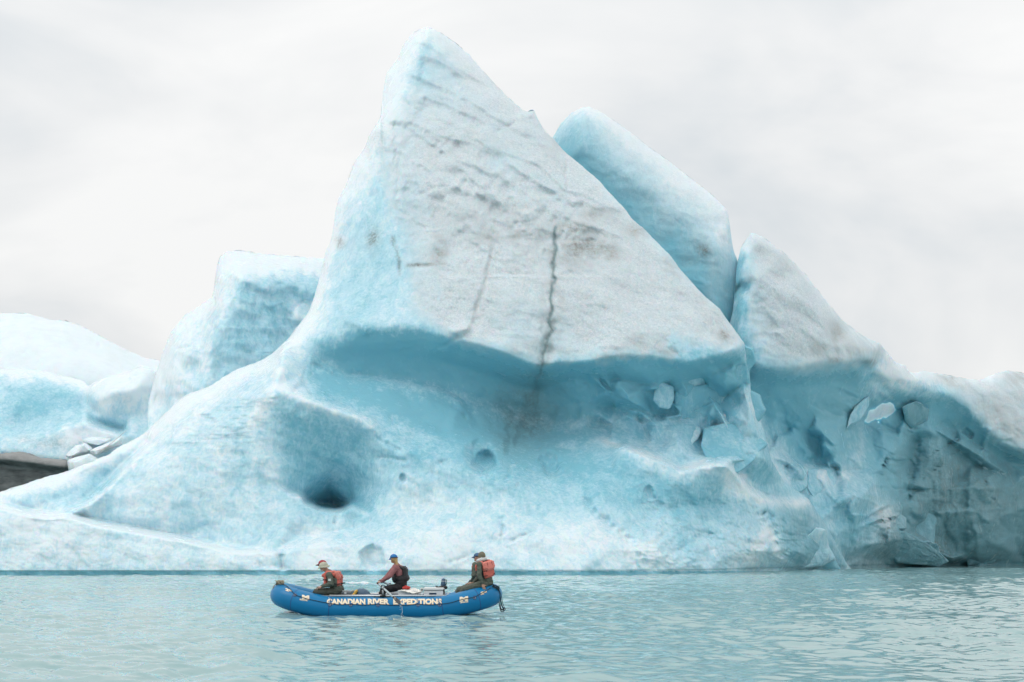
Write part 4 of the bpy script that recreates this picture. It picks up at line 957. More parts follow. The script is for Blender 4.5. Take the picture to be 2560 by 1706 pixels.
# ------------------------------------------------------------------ water
def make_water_mat():
    m, t, b = mat_new('glacial_water')
    L = t.links.new
    b.inputs['Base Color'].default_value = (0.25, 0.395, 0.40, 1)
    b.inputs['Roughness'].default_value = 0.03
    b.inputs['IOR'].default_value = 1.333
    co = t.nodes.new('ShaderNodeTexCoord')
    mp_ = t.nodes.new('ShaderNodeMapping'); mp_.inputs['Scale'].default_value = (0.6, 1.5, 1)
    L(co.outputs['Object'], mp_.inputs[0])
    n_ = t.nodes.new('ShaderNodeTexNoise'); n_.inputs['Scale'].default_value = 3.6; n_.inputs['Detail'].default_value = 3; n_.inputs['Roughness'].default_value = 0.5
    L(mp_.outputs[0], n_.inputs['Vector'])
    bp = t.nodes.new('ShaderNodeBump'); bp.inputs['Strength'].default_value = 0.16; bp.inputs['Distance'].default_value = 0.05
    L(n_.outputs['Fac'], bp.inputs['Height']); L(bp.outputs[0], b.inputs['Normal'])
    return m
def wave(x, y):
    rg = np.random.default_rng(11)
    h = np.zeros(x.shape)
    for k in range(60):
        lam = 0.28 * (2.3 / 0.28) ** rg.random()
        th = rg.normal(math.radians(80), math.radians(52))
        a = 0.0052 * lam ** 1.05
        kx, ky = math.cos(th) * 2 * math.pi / lam, math.sin(th) * 2 * math.pi / lam
        p = kx * x + ky * y + rg.random() * 6.28
        att = np.clip(lam * 60.0 / np.maximum(y, 1) * 1.5, 0, 1)    # the sheet is too coarse for short waves far away
        h += a * att * (np.sin(p) + 0.25 * np.sin(2 * p + 0.6))
    gust = 0.75 + 0.7 * fbm(x / 9.0, y / 16.0, (2.2), 2)
    return h * np.clip(gust, 0.25, 1.6)
ry = np.concatenate([np.geomspace(13.0, 130.0, 860), np.geomspace(134.0, 6000.0, 60)])
cxn = np.linspace(-0.62, 0.62, 900)
WX = cxn[None, :] * ry[:, None] * (1 + np.clip(ry[:, None] - 130, 0, 1e9) / 1500); WYY = np.repeat(ry[:, None], 900, 1)
WZ = np.where(WYY < 132, wave(WX, WYY), 0.0)
wm = np_mesh('water', np.stack([WX, WYY, WZ], -1).reshape(-1, 3), grid_quads(len(ry), 900)[:, ::-1])
tag(link('water', wm, make_water_mat()), kind='structure')
# ------------------------------------------------------------------ raft
TR = 0.30                                     # tube radius
RX0, RY0, RA, RB, RN = -3.30, 37.50, 2.74, 0.82, 3.6
def tube_z(dx):
    t = max(abs(dx) - 1.15, 0) / 1.59
    return 0.175 + 0.335 * t ** 1.55
def tube_c(th):
    c, s_ = math.cos(th), math.sin(th)
    x = RA * math.copysign(abs(c) ** (2 / RN), c); y = RB * math.copysign(abs(s_) ** (2 / RN), s_)
    return Vector((RX0 + x, RY0 + y, tube_z(x)))
def tube_mesh(name, path, rad, seg=10, closed=False, caps=True):
    """swept round section; rad a number or a list"""
    pts = [Vector(p) for p in path]
    n = len(pts)
    V, F = [], []
    up = Vector((0, 0, 1))
    prevu = None
    for i, p in enumerate(pts):
        a = pts[i - 1] if (i > 0 or closed) else p
        b = pts[(i + 1) % n] if (i < n - 1 or closed) else p
        d = (b - a).normalized()
        if prevu is None:
            u = d.cross(up)
            if u.length < 1e-3: u = d.cross(Vector((1, 0, 0)))
        else:
            u = prevu - d * prevu.dot(d)
        u.normalize(); prevu = u
        v = d.cross(u).normalized()
        r = rad[i] if isinstance(rad, (list, tuple)) else rad
        for k in range(seg):
            an = 2 * math.pi * k / seg
            V.append(p + (u * math.cos(an) + v * math.sin(an)) * r)
    m = n if closed else n - 1
    for i in range(m):
        for k in range(seg):
            a0 = i * seg + k; a1 = i * seg + (k + 1) % seg
            b0 = ((i + 1) % n) * seg + k; b1 = ((i + 1) % n) * seg + (k + 1) % seg
            F.append((a0, a1, b1, b0))
    if not closed and caps:
        F.append(tuple(range(seg))[::-1]); F.append(tuple((n - 1) * seg + k for k in range(seg)))
    me = bpy.data.meshes.new(name)
    me.from_pydata([tuple(v) for v in V], [], F)
    bm = bmesh.new(); bm.from_mesh(me); bmesh.ops.recalc_face_normals(bm, faces=bm.faces); bm.to_mesh(me); bm.free()
    return me

def tube(name, path, rad, mat, parent=None, seg=10, closed=False):
    return link(name, tube_mesh(name, path, rad, seg, closed), mat, parent)

def curve_pts(P, n=8):
    """Catmull-Rom through the points"""
    P = [Vector(p) for p in P]; r = []
    for i in range(len(P) - 1):
        p0, p1, p2, p3 = P[max(i - 1, 0)], P[i], P[i + 1], P[min(i + 2, len(P) - 1)]
        for k in range(n):
            t = k / n
            r.append(0.5 * ((2 * p1) + (p2 - p0) * t + (2 * p0 - 5 * p1 + 4 * p2 - p3) * t * t + (3 * p1 - p0 - 3 * p2 + p3) * t ** 3))
    r.append(P[-1])
    return r

def box(name, lo, hi, mat, parent=None, bevel=0.012, rot=None, taper=0.0):
    bm = bmesh.new()
    lo, hi = Vector(lo), Vector(hi); c = (lo + hi) / 2; h = (hi - lo) / 2
    vs_ = []
    for z in (-1, 1):
        k = 1 - taper if z < 0 else 1
        for (x, y) in ((-1, -1), (1, -1), (1, 1), (-1, 1)):
            vs_.append(bm.verts.new((x * h.x * k, y * h.y * k, z * h.z)))
    for f in ((3, 2, 1, 0), (4, 5, 6, 7), (0, 1, 5, 4), (1, 2, 6, 5), (2, 3, 7, 6), (3, 0, 4, 7)):
        bm.faces.new([vs_[i] for i in f])
    if bevel: bmesh.ops.bevel(bm, geom=list(bm.edges), offset=bevel, segments=3, affect='EDGES')
    if rot: bmesh.ops.rotate(bm, verts=bm.verts, cent=(0, 0, 0), matrix=Matrix.Rotation(rot[0], 3, rot[1]))
    bmesh.ops.translate(bm, verts=bm.verts, vec=c)
    me = bpy.data.meshes.new(name); bm.to_mesh(me); bm.free()
    return link(name, me, mat, parent, smooth=False)

# materials
M = {}
def mk(n, *a, **k): M[n] = simple_mat(n, *a, **k)
mk('hypalon_blue', (0.003, 0.175, 0.39), rough=0.34, spec=0.3, var=0.10, scale=3.0, bump=0.08, bscale=40)
mk('seam_blue', (0.006, 0.085, 0.25), rough=0.5)
mk('raft_floor', (0.05, 0.10, 0.16), rough=0.7)
mk('aluminium', (0.62, 0.64, 0.65), rough=0.38, metal=0.7, var=0.08)
mk('grey_box', (0.25, 0.27, 0.28), rough=0.5, metal=0.3)
mk('white_plastic', (0.74, 0.74, 0.73), rough=0.45, var=0.05, scale=6)
mk('cream_cloth', (0.78, 0.76, 0.71), rough=0.8, var=0.07, scale=8)
mk('black', (0.012, 0.013, 0.015), rough=0.65, var=0.2)
mk('rope_black', (0.015, 0.018, 0.02), rough=0.9, bump=0.4, bscale=200)
mk('rope_tan', (0.36, 0.31, 0.22), rough=0.95, var=0.35, scale=60, bump=0.5, bscale=200)
mk('rope_navy', (0.02, 0.045, 0.065), rough=0.9, var=0.3, scale=60)
mk('strap_blue', (0.02, 0.10, 0.22), rough=0.8)
mk('letter_cream', (0.86, 0.74, 0.56), rough=0.5, var=0.06, scale=9)
mk('letter_orange', (0.78, 0.36, 0.07), rough=0.5)
mk('patch_pale', (0.45, 0.35, 0.32), rough=0.6)
mk('skin', (0.48, 0.27, 0.19), rough=0.5, var=0.08)
mk('olive', (0.085, 0.10, 0.078), rough=0.75, var=0.25, scale=14, bump=0.3, bscale=40)
mk('olive_dark', (0.06, 0.066, 0.052), rough=0.75, var=0.25, scale=14, bump=0.3, bscale=40)
mk('salmon', (0.62, 0.135, 0.10), rough=0.65, var=0.12, scale=10, bump=0.2, bscale=30)
mk('salmon_pale', (0.66, 0.20, 0.16), rough=0.65, var=0.12, scale=10)
mk('maroon', (0.17, 0.03, 0.03), rough=0.7)
mk('rose', (0.30, 0.125, 0.13), rough=0.8, var=0.18, scale=16, bump=0.3, bscale=50)
mk('vest_black', (0.022, 0.023, 0.026), rough=0.7, var=0.3, scale=10)
mk('vest_grey', (0.045, 0.045, 0.05), rough=0.7, var=0.35, scale=12)
mk('bib_black', (0.010, 0.010, 0.012), rough=0.75, var=0.3)
mk('cap_blue', (0.012, 0.16, 0.42), rough=0.7)
mk('cap_navy', (0.05, 0.12, 0.23), rough=0.7)
mk('cap_red', (0.33, 0.035, 0.05), rough=0.7)
mk('cap_dark', (0.06, 0.016, 0.018), rough=0.7)
mk('hat_tan', (0.46, 0.45, 0.36), rough=0.85, var=0.1, bump=0.2, bscale=60)
mk('beanie', (0.17, 0.155, 0.11), rough=0.95, var=0.3, scale=50, bump=0.6, bscale=120)
mk('hood_grey', (0.62, 0.64, 0.63), rough=0.8, var=0.15, scale=20)
mk('hair_blonde', (0.42, 0.27, 0.12), rough=0.6, var=0.3, scale=60)
mk('hair_grey', (0.5, 0.48, 0.45), rough=0.7)
mk('drybag_blue', (0.07, 0.125, 0.19), rough=0.55, var=0.25, scale=8)
mk('drybag_yellow', (0.72, 0.42, 0.07), rough=0.55)
mk('red_cushion', (0.42, 0.035, 0.03), rough=0.7)
mk('bottle_blue', (0.05, 0.10, 0.17), rough=0.3)
mk('oar_shaft', (0.42, 0.49, 0.52), rough=0.4, var=0.05)
mk('oar_wood', (0.24, 0.20, 0.17), rough=0.5)
mk('oar_blade', (0.05, 0.055, 0.06), rough=0.4)
mk('steel', (0.30, 0.32, 0.33), rough=0.35, metal=0.8)

RAFT = empty('raft', (RX0, RY0, 0))
tag(RAFT, 'blue inflatable rowing raft with cream lettering carrying five people', 'raft')
ths = [2 * math.pi * i / 220 for i in range(220)]
TB = tube('tube', [tube_c(t) for t in ths], TR, M['hypalon_blue'], RAFT, seg=40, closed=True)
from mathutils.bvhtree import BVHTree
_bm = bmesh.new(); _bm.from_mesh(TB.data); TUBE_BVH = BVHTree.FromBMesh(_bm); _bm.free()
def on_tube(px, py, off=0.0):
    """point of the tube's near skin found at this bearing, lifted by off along the skin's normal"""
    o = Vector((0, 0, CAMH)); d = (Vector(at(px, py, 10.0)) - o).normalized()
    hit, n, _, _ = TUBE_BVH.ray_cast(o, d)
    if hit is None:
        hit, n, _, _ = TUBE_BVH.find_nearest(Vector(at(px, py, 36.6)))
    if n.dot(d) > 0: n = -n
    return hit + n * off
# welded panel seams round the tube
def ring(px, side=-1, w=0.02, off=0.003):
    x = at(px, 1500, 36.6)[0]; dx = x - RX0
    best = min(range(2000), key=lambda i: (abs(tube_c(math.pi + math.pi * i / 2000).x - x)))
    t0 = math.pi + math.pi * best / 2000
    c = tube_c(t0); d = (tube_c(t0 + 0.01) - tube_c(t0 - 0.01)).normalized()
    u = d.cross(Vector((0, 0, 1))).normalized(); v = d.cross(u)
    V, F = [], []
    for k in range(36):
        a = 2 * math.pi * k / 36
        for s_ in (-w, w): V.append(tuple(c + d * s_ + (u * math.cos(a) + v * math.sin(a)) * (TR + off)))
    for k in range(36): F.append((2 * k, 2 * k + 1, (2 * k + 3) % 72, (2 * k + 2) % 72))
    me = bpy.data.meshes.new('seam_band'); me.from_pydata(V, [], F)
    return link('seam_band', me, M['seam_blue'], TB)
for px in (737, 826, 1105, 1189): ring(px, w=0.012, off=0.0012)
# floor
fl = [tube_c(t) for t in ths[::4]]
bm = bmesh.new()
inner = [bm.verts.new((RX0 + (p.x - RX0) * 0.93, RY0 + (p.y - RY0) * 0.86, p.z - 0.12)) for p in fl]
bm.faces.new(inner); bmesh.ops.triangulate(bm, faces=bm.faces)
me = bpy.data.meshes.new('floor'); bm.to_mesh(me); bm.free()
link('floor', me, M['raft_floor'], RAFT)

# printed lettering wrapped on the tube
def text_mesh(body, bold=0.035):
    cu = bpy.data.curves.new('t', 'FONT'); cu.body = body; cu.size = 1.0; cu.offset = bold; cu.resolution_u = 3
    o = bpy.data.objects.new('t', cu); COL.objects.link(o)
    bpy.context.view_layer.update()
    dg = bpy.context.evaluated_depsgraph_get()
    me = bpy.data.meshes.new_from_object(o.evaluated_get(dg))
    bpy.data.objects.remove(o); bpy.data.curves.remove(cu)
    return me
def wrap_text(name, body, corner, mat, parent, bold=0.035, off=0.004, shift=(0, 0), cuts=5):
    """corner: pixel quad (x0,ytop0,ybot0, x1,ytop1,ybot1) on the tube"""
    me = text_mesh(body, bold)
    bm = bmesh.new(); bm.from_mesh(me)
    xs_ = [v.co.x for v in bm.verts]; ys_ = [v.co.y for v in bm.verts]
    a, b, c, d = min(xs_), max(xs_), min(ys_), max(ys_)
    for k in range(1, cuts + 1):
        bmesh.ops.bisect_plane(bm, geom=list(bm.verts) + list(bm.edges) + list(bm.faces), plane_co=(0, c + (d - c) * k / (cuts + 1), 0), plane_no=(0, 1, 0))
    x0, yt0, yb0, x1, yt1, yb1 = corner
    for v in bm.verts:
        u = (v.co.x - a) / (b - a); w_ = (v.co.y - c) / (d - c)
        px = x0 + (x1 - x0) * u + shift[0]
        py = (yb0 + (yt0 - yb0) * w_) * (1 - u) + (yb1 + (yt1 - yb1) * w_) * u + shift[1]
        v.co = on_tube(px, py, off)
    bm.to_mesh(me); bm.free()
    me.name = name
    me.materials.clear()
    return link(name, me, mat, parent, smooth=False)
def lettering(body, corner, bold=0.035, sh=(0.5, 0.7)):
    p = wrap_text('lettering', body, corner, M['letter_cream'], TB, bold)
    wrap_text('letter_shadow', body, corner, M['letter_orange'], p, bold, 0.002, sh)
lettering('CANADIAN', (817, 1497.5, 1511.5, 913, 1497.5, 1511.5), 0.05)
lettering('RIVER', (919.5, 1497.5, 1511.5, 973, 1497.5, 1511.5), 0.05)
lettering('EXPEDITIONS', (983, 1497.5, 1511.5, 1104, 1497.3, 1511.3), 0.05)
lettering('M', (755, 1487.5, 1498, 773, 1489.5, 1500), 0.09, (0.4, 0.5))
lettering('MARAVIA', (749.5, 1496.8, 1500.8, 769, 1499.8, 1503.8), 0.04, (0.15, 0.2))
lettering('M', (1149, 1493, 1505, 1170, 1491, 1502), 0.09, (0.4, 0.5))
lettering('MARAVIA', (1151, 1504.8, 1508.8, 1171, 1502.2, 1506.2), 0.04, (0.15, 0.2))
lettering('29', (713.5, 1470.5, 1477, 730, 1475.5, 1482), 0.06, (0.4, 0.5))
lettering('29', (1201.5, 1480.5, 1488, 1217, 1476.5, 1484), 0.06, (0.4, 0.5))

# grab line, D-rings, straps
gl = [(700, 1462.5), (712, 1464), (724, 1473), (738, 1487.5), (752, 1493), (772, 1499), (800, 1505), (822, 1509), (850, 1512.6), (877, 1511.6), (910, 1513.4), (945, 1511.8), (985, 1514), (1015, 1514), (1045, 1511.4), (1072, 1513), (1098, 1511.4), (1125, 1508), (1155, 1499.5), (1185, 1493.5), (1200, 1486), (1215, 1478), (1228, 1470)]
tube('grab_line', [on_tube(x, y, 0.014) for x, y in [(p[0], p[1]) for p in curve_pts([(x, y, 0) for x, y in gl], 6)]], 0.0075, M['rope_black'], RAFT, 6)
for (x, y) in ((738, 1488), (825, 1511.5), (877, 1512.6), (945, 1512.8), (1045, 1512.4), (1099, 1512.4), (1186, 1494.5)):
    p = on_tube(x, y, 0.0); q = on_tube(x, y, 0.012)
    nrm = (q - p).normalized()
    u = Vector((1, 0, 0)); v = nrm.cross(u).normalized()
    pa = [p + nrm * 0.006 + (u * math.cos(a) + v * math.sin(a)) * 0.055 for a in [2 * math.pi * k / 16 for k in range(16)]]
    me = bpy.data.meshes.new('ring_patch'); me.from_pydata([tuple(t) for t in pa], [], [tuple(range(16))])
    rp = link('ring_patch', me, M['seam_blue'], TB, smooth=False)
    tube('ring', [p + nrm * 0.014 + (u * math.cos(a) * 0.03 + v * (math.sin(a) * 0.026 - 0.01)) for a in [2 * math.pi * k / 14 for k in range(14)]], 0.006, M['steel'], rp, 6, closed=True)
def strap(pts, wd, mat, name='strap'):
    P = [on_tube(x, y, 0.012) for x, y in pts]
    V, F = [], []
    for p in P:
        V += [tuple(p + Vector((-wd / 2, 0, 0))), tuple(p + Vector((wd / 2, 0, 0))), tuple(p + Vector((wd / 2, 0.008, 0))), tuple(p + Vector((-wd / 2, 0.008, 0)))]
    for i in range(len(P) - 1):
        for k in range(4): F.append((i * 4 + k, i * 4 + (k + 1) % 4, i * 4 + 4 + (k + 1) % 4, i * 4 + 4 + k))
    me = bpy.data.meshes.new(name); me.from_pydata(V, [], F)
    return link(name, me, mat, RAFT, smooth=False)
strap([(829, 1490.5), (827.5, 1497), (826, 1505), (825, 1512)], 0.014, M['strap_blue'])
strap([(822, 1494), (823, 1501), (825, 1508), (826, 1514)], 0.010, M['white_plastic'])
strap([(1044.5, 1491), (1044, 1498), (1044.5, 1505), (1045, 1513)], 0.016, M['strap_blue'])
strap([(1094, 1491), (1096, 1499), (1098, 1506), (1100, 1513)], 0.016, M['strap_blue'])
strap([(1082, 1489.5), (1083, 1494), (1085, 1499), (1087, 1503)], 0.012, M['strap_blue'])

# aluminium rowing frame
FZ = 0.505
def fx_(px, Y=36.7): return at(px, 1490, Y)[0]
FR = tube('side_rail', [(fx_(824), 36.66, FZ), (fx_(1118), 36.66, FZ)], 0.027, M['aluminium'], RAFT, 12)
tube('side_rail', [(fx_(824), 38.34, FZ), (fx_(1118), 38.34, FZ)], 0.027, M['aluminium'], RAFT, 12)
for px in (826, 955, 1047, 1115):
    tube('crossbar', [(fx_(px), 36.66, FZ - 0.004), (fx_(px), 38.34, FZ - 0.004)], 0.025, M['aluminium'], RAFT, 10)
box('deck_plate', (fx_(796), 36.62, 0.475), (fx_(823), 37.3, 0.515), M['grey_box'], RAFT, 0.006)
box('deck_plate', (fx_(935), 36.60, 0.462), (fx_(975), 36.74, 0.475), M['black'], RAFT, 0.004)
box('side_board', (fx_(930), 38.1, 0.54), (fx_(985), 38.3, 0.56), M['aluminium'], RAFT, 0.004)
def oarlock(px, py, Y):
    p = Vector(at(px, py, Y))
    o = tube('oar_tower', [(p.x, p.y, FZ), (p.x - 0.005, p.y, p.z - 0.07)], [0.032, 0.022], M['steel'], RAFT, 10)
    tube('clamp', [(p.x + dx, p.y - 0.04, FZ + 0.02 * dx * 10) for dx in (-0.07, 0.07)], 0.028, M['black'], o, 8)
    tube('horn', [p + Vector((0.055 * math.cos(a), -0.0, 0.055 * math.sin(a))) for a in [math.radians(d) for d in range(100, 441, 20)]], 0.009, M['black'], o, 6)
    return p
LK = oarlock(957.5, 1468, 36.62)
LKF = oarlock(973, 1463, 38.45)

# bow line coil and stern line: kept on the raft by their knots, things of their own
rg = random.Random(4)
bow = []
P0 = Vector(at(700, 1460.5, 37.1))
for k in range(60):
    a = k * 0.62
    bow.append(P0 + Vector((0.10 * math.cos(a) + rg.uniform(-.012, .012), 0.13 * math.sin(a * 0.9), 0.02 + 0.045 * math.sin(a * 1.7) + rg.uniform(-.01, .01) + 0.0006 * k)))
bow += [P0 + Vector((-0.13, 0, -0.02)), P0 + Vector((-0.17, -0.02, -0.09)), P0 + Vector((-0.19, -0.02, -0.16))]
o = tube('rope_coil', curve_pts(bow, 3), 0.013, M['rope_tan'], None, 6)
tag(o, 'bundle of tan rope coiled on the upturned left end of the raft', 'rope')
RP = empty('rope_coil', at(1245, 1490, 37.2))
tag(RP, 'dark bundle of rope hanging over the right end of the raft', 'rope')
top = [(1233, 1466, 37.0), (1240, 1467, 37.0), (1247, 1474, 37.05)]
for k in range(7):
    dx = rg.uniform(-2.5, 2.5); ln = rg.uniform(-6, 3)
    pts = [at(1236 + dx, 1467, 37.0 + 0.02 * k), at(1246 + dx * 0.6, 1474, 37.0 + 0.02 * k), at(1252 + dx, 1492, 37.05), at(1255 + dx, 1508, 37.1), at(1259 + dx * 1.4, 1520 + ln * 0.5, 37.1), at(1262 + dx, 1525 + ln, 37.12), at(1257 + dx, 1528 + ln, 37.15), at(1251.5 + dx * 0.5, 1523 + ln, 37.2), at(1250 + dx, 1510, 37.2), at(1248 + dx, 1490, 37.15)]
    tube('strand', curve_pts(pts, 5), 0.0085, M['rope_navy'], RP, 5)
kn = []
for k in range(40):
    a = k * 0.8
    kn.append(Vector(at(1240, 1468, 36.98)) + Vector((0.075 * math.cos(a) + 0.02 * math.sin(3 * a), 0.06 * math.sin(a), 0.035 * math.sin(a * 1.3) - 0.03 * math.cos(a))))
tube('knot', curve_pts(kn, 3), 0.012, M['rope_navy'], RP, 6)

# ---- load
GB = empty('dry_box', at(855, 1490, 37.2))
tag(GB, 'low grey metal box behind the passenger in the tan hat', 'box')
bx0, bx1 = at(833, 1490, 37.2)[0], at(879, 1490, 37.2)[0]
box('body', (bx0, 36.95, 0.12), (bx1, 37.95, 0.555), M['grey_box'], GB, 0.01)
box('lid', (bx0 - 0.01, 36.94, 0.558), (bx1 + 0.01, 37.96, 0.612), M['grey_box'], GB, 0.01)
box('latch', (bx0 + 0.10, 36.925, 0.535), (bx0 + 0.16, 36.937, 0.595), M['aluminium'], GB, 0.003)
box('latch', (bx1 - 0.16, 36.925, 0.535), (bx1 - 0.10, 36.937, 0.595), M['aluminium'], GB, 0.003)

def remesh_prims(name, prims, mat, parent=None, voxel=0.014, smooth=6, wrinkle=0.0, wscale=9.0, keep=None):
    """prims blended into one continuous surface"""
    bm = bmesh.new()
    for p in prims:
        b2 = bmesh.new()
        if p[0] == 'cap':
            _, a, ra, b, rb = p
            bmesh.ops.create_icosphere(b2, subdivisions=2, radius=ra, matrix=Matrix.Translation(Vector(a)))
            bmesh.ops.create_icosphere(b2, subdivisions=2, radius=rb, matrix=Matrix.Translation(Vector(b)))
            r = bmesh.ops.convex_hull(b2, input=list(b2.verts))
            kill = [e for e in r['geom_interior'] if isinstance(e, bmesh.types.BMVert)]
            bmesh.ops.delete(b2, geom=kill, context='VERTS')
        elif p[0] == 'ell':
            _, c, rad, rot = p
            mtx = Matrix.Translation(Vector(c)) @ rot.to_4x4() @ Matrix.Diagonal((*rad, 1))
            bmesh.ops.create_icosphere(b2, subdivisions=3, radius=1.0, matrix=mtx)
        elif p[0] == 'box':
            _, c, rad, rot, bev = p
            mtx = Matrix.Translation(Vector(c)) @ rot.to_4x4() @ Matrix.Diagonal((rad[0] * 2, rad[1] * 2, rad[2] * 2, 1))
            bmesh.ops.create_cube(b2, size=1.0, matrix=mtx)
            bmesh.ops.bevel(b2, geom=list(b2.edges), offset=bev, segments=3, affect='EDGES')
        t = bpy.data.meshes.new('t'); b2.to_mesh(t); b2.free(); bm.from_mesh(t); bpy.data.meshes.remove(t)
    me = bpy.data.meshes.new(name); bm.to_mesh(me); bm.free()
    o = bpy.data.objects.new('t', me); COL.objects.link(o)
    md = o.modifiers.new('r', 'REMESH'); md.mode = 'VOXEL'; md.voxel_size = voxel
    if smooth:
        ms = o.modifiers.new('s', 'SMOOTH'); ms.factor = 0.5; ms.iterations = smooth
    bpy.context.view_layer.update()
    dg = bpy.context.evaluated_depsgraph_get()
    me2 = bpy.data.meshes.new_from_object(o.evaluated_get(dg))
    bpy.data.objects.remove(o); bpy.data.meshes.remove(me)
    if wrinkle:
        n = len(me2.vertices); co = np.zeros(n * 3, np.float32); no = np.zeros(n * 3, np.float32)
        me2.vertices.foreach_get('co', co); me2.vertices.foreach_get('normal', no)
        co = co.reshape(-1, 3); no = no.reshape(-1, 3)
        d = (1 - np.abs(fbm(co[:, 0] * wscale, co[:, 1] * wscale * 0.6, co[:, 2] * wscale * 1.3, 3)) * 2.2) - 0.5
        co = co + no * (d * wrinkle)[:, None]
        me2.vertices.foreach_set('co', co.astype(np.float32).ravel()); me2.update()
    me2.name = name
    return link(name, me2, mat, parent)

I3 = Matrix.Identity(3)
def R_(ax, deg): return Matrix.Rotation(math.radians(deg), 3, ax)
DB = empty('dry_bag', at(903, 1490, 37.0))
tag(DB, 'blue-grey dry bag with a yellow end lying in front of the rower', 'bag')
remesh_prims('bag_body', [('ell', at(907, 1486, 37.0), (0.20, 0.16, 0.15), R_('Y', 18)), ('ell', at(901, 1484, 37.0), (0.11, 0.15, 0.135), I3), ('ell', at(916, 1488, 37.0), (0.13, 0.15, 0.07), I3)], M['drybag_blue'], DB, 0.012, 4, 0.012, 8)
remesh_prims('bag_end', [('box', at(888.5, 1483, 36.93), (0.035, 0.11, 0.095), R_('Y', 28), 0.02), ('box', at(884.5, 1487, 36.93), (0.03, 0.10, 0.05), R_('Y', 28), 0.02)], M['drybag_yellow'], DB, 0.01, 3, 0.006, 10)

CB = empty('cargo_box', at(1020, 1489, 37.0))
tag(CB, 'low pale grey box under the cream sheet behind the rower', 'box')
box('body', (at(996, 1489, 36.95)[0], 36.85, 0.2), (at(1043, 1489, 36.95)[0], 37.7, 0.6), M['white_plastic'], CB, 0.02)
box('lid', (at(994.5, 1489, 36.95)[0], 36.84, 0.603), (at(1044, 1489, 36.95)[0], 37.71, 0.635), M['white_plastic'], CB, 0.012)
# cream sheet folded over the box
def cloth(name, mat, quad, parent=None, n=26, fold=0.03, th=0.012):
    a, b, c, d = (Vector(q) for q in quad)
    V, F = [], []
    for j in range(n):
        for i in range(n):
            u, v = i / (n - 1), j / (n - 1)
            p = a * (1 - u) * (1 - v) + b * u * (1 - v) + c * u * v + d * (1 - u) * v
            k = float(gnoise(np.array([u * 3.1]), np.array([v * 2.2]), 3.0)[0]) + 0.5 * float(gnoise(np.array([u * 7]), np.array([v * 5]), 5.0)[0])
            V.append((p.x, p.y, p.z + fold * k))
    for j in range(n - 1):
        for i in range(n - 1): F.append((j * n + i, j * n + i + 1, (j + 1) * n + i + 1, (j + 1) * n + i))
    me = bpy.data.meshes.new(name); me.from_pydata(V, [], F)
    o = link(name, me, mat, parent)
    s_ = o.modifiers.new('thickness', 'SOLIDIFY'); s_.thickness = th
    return o
CLT = empty('folded_sheet', at(1030, 1480, 37.0))
tag(CLT, 'cream folded sheet lying on the low grey box behind the rower', 'sheet')
cloth('top_fold', M['cream_cloth'], [at(1002, 1474.5, 36.78), at(1030, 1483.8, 36.70), at(1058, 1478, 36.9), at(1036, 1470.4, 37.6)], CLT, fold=0.018)
cloth('lower_fold', M['cream_cloth'], [at(1004, 1476.8, 36.80), at(1032, 1485.4, 36.74), at(1056, 1481, 36.9), at(1036, 1472.8, 37.6)], CLT, fold=0.014)
CL = empty('cooler', at(1086, 1490, 37.0))
tag(CL, 'white hard cooler box with recessed handle near the right end of the raft', 'cooler')
cx0, cx1 = at(1059, 1489, 36.95)[0], at(1110.5, 1489, 36.95)[0]
zt = at(1085, 1469.6, 36.95)[2]
zb = 0.30
hx0, hx1 = at(1073.5, 1489, 36.95)[0], at(1091.5, 1489, 36.95)[0]
hz0, hz1 = at(1085, 1489.5, 36.9)[2], at(1085, 1482.6, 36.9)[2]
box('body', (cx0, 36.93, zb), (cx1, 37.62, zt - 0.075), M['white_plastic'], CL, 0.02)
# front panel built round the handle opening
bm = bmesh.new()
for (x0_, x1_, z0_, z1_) in ((cx0 + 0.01, hx0, zb + 0.01, zt - 0.085), (hx1, cx1 - 0.01, zb + 0.01, zt - 0.085), (hx0, hx1, hz1, zt - 0.085), (hx0, hx1, zb + 0.01, hz0)):
    r = bmesh.ops.create_cube(bm, size=1.0)
    for v in r['verts']: v.co = Vector(((x0_ + x1_) / 2 + v.co.x * (x1_ - x0_), 36.90 + v.co.y * 0.055, (z0_ + z1_) / 2 + v.co.z * (z1_ - z0_)))
bmesh.ops.remove_doubles(bm, verts=bm.verts, dist=1e-5)
me = bpy.data.meshes.new('front_panel'); bm.to_mesh(me); bm.free()
link('front_panel', me, M['white_plastic'], CL, smooth=False)
box('handle_recess', (hx0, 36.921, hz0), (hx1, 36.928, hz1), M['strap_blue'], CL, 0)
tube('handle', [(hx0 + 0.02, 36.90, hz0), (hx0 + 0.025, 36.885, hz1 - 0.02), (hx0 + 0.06, 36.88, hz1 - 0.006), (hx0 + 0.10, 36.885, hz1 - 0.02), (hx0 + 0.11, 36.89, hz0 - 0.03)], 0.011, M['bottle_blue'], CL, 8)
box('lid', (cx0 - 0.006, 36.865, zt - 0.07), (cx1 + 0.006, 37.63, zt), M['white_plastic'], CL, 0.018)
box('lid_seam', (cx0 + 0.012, 36.88, zt - 0.078), (cx1 - 0.012, 37.60, zt - 0.066), M['grey_box'], CL, 0)
box('hinge_strap', (cx1 - 0.02, 36.86, zb + 0.1), (cx1 + 0.012, 36.90, zt - 0.04), M['black'], CL, 0.004)
RM = empty('rolled_mat', at(1054, 1476, 37.1))
tag(RM, 'end of a small grey rolled mat between the sheet and the cooler', 'mat')
a_, b_ = Vector(at(1054.5, 1474.5, 36.9)), Vector(at(1054.5, 1474.5, 37.5))
tube('roll', [a_, b_], 0.045, M['cream_cloth'], RM, 16)
tube('core', [a_ + Vector((0, -0.004, 0)), a_ + Vector((0, 0.02, 0))], 0.032, M['grey_box'], RM, 14)
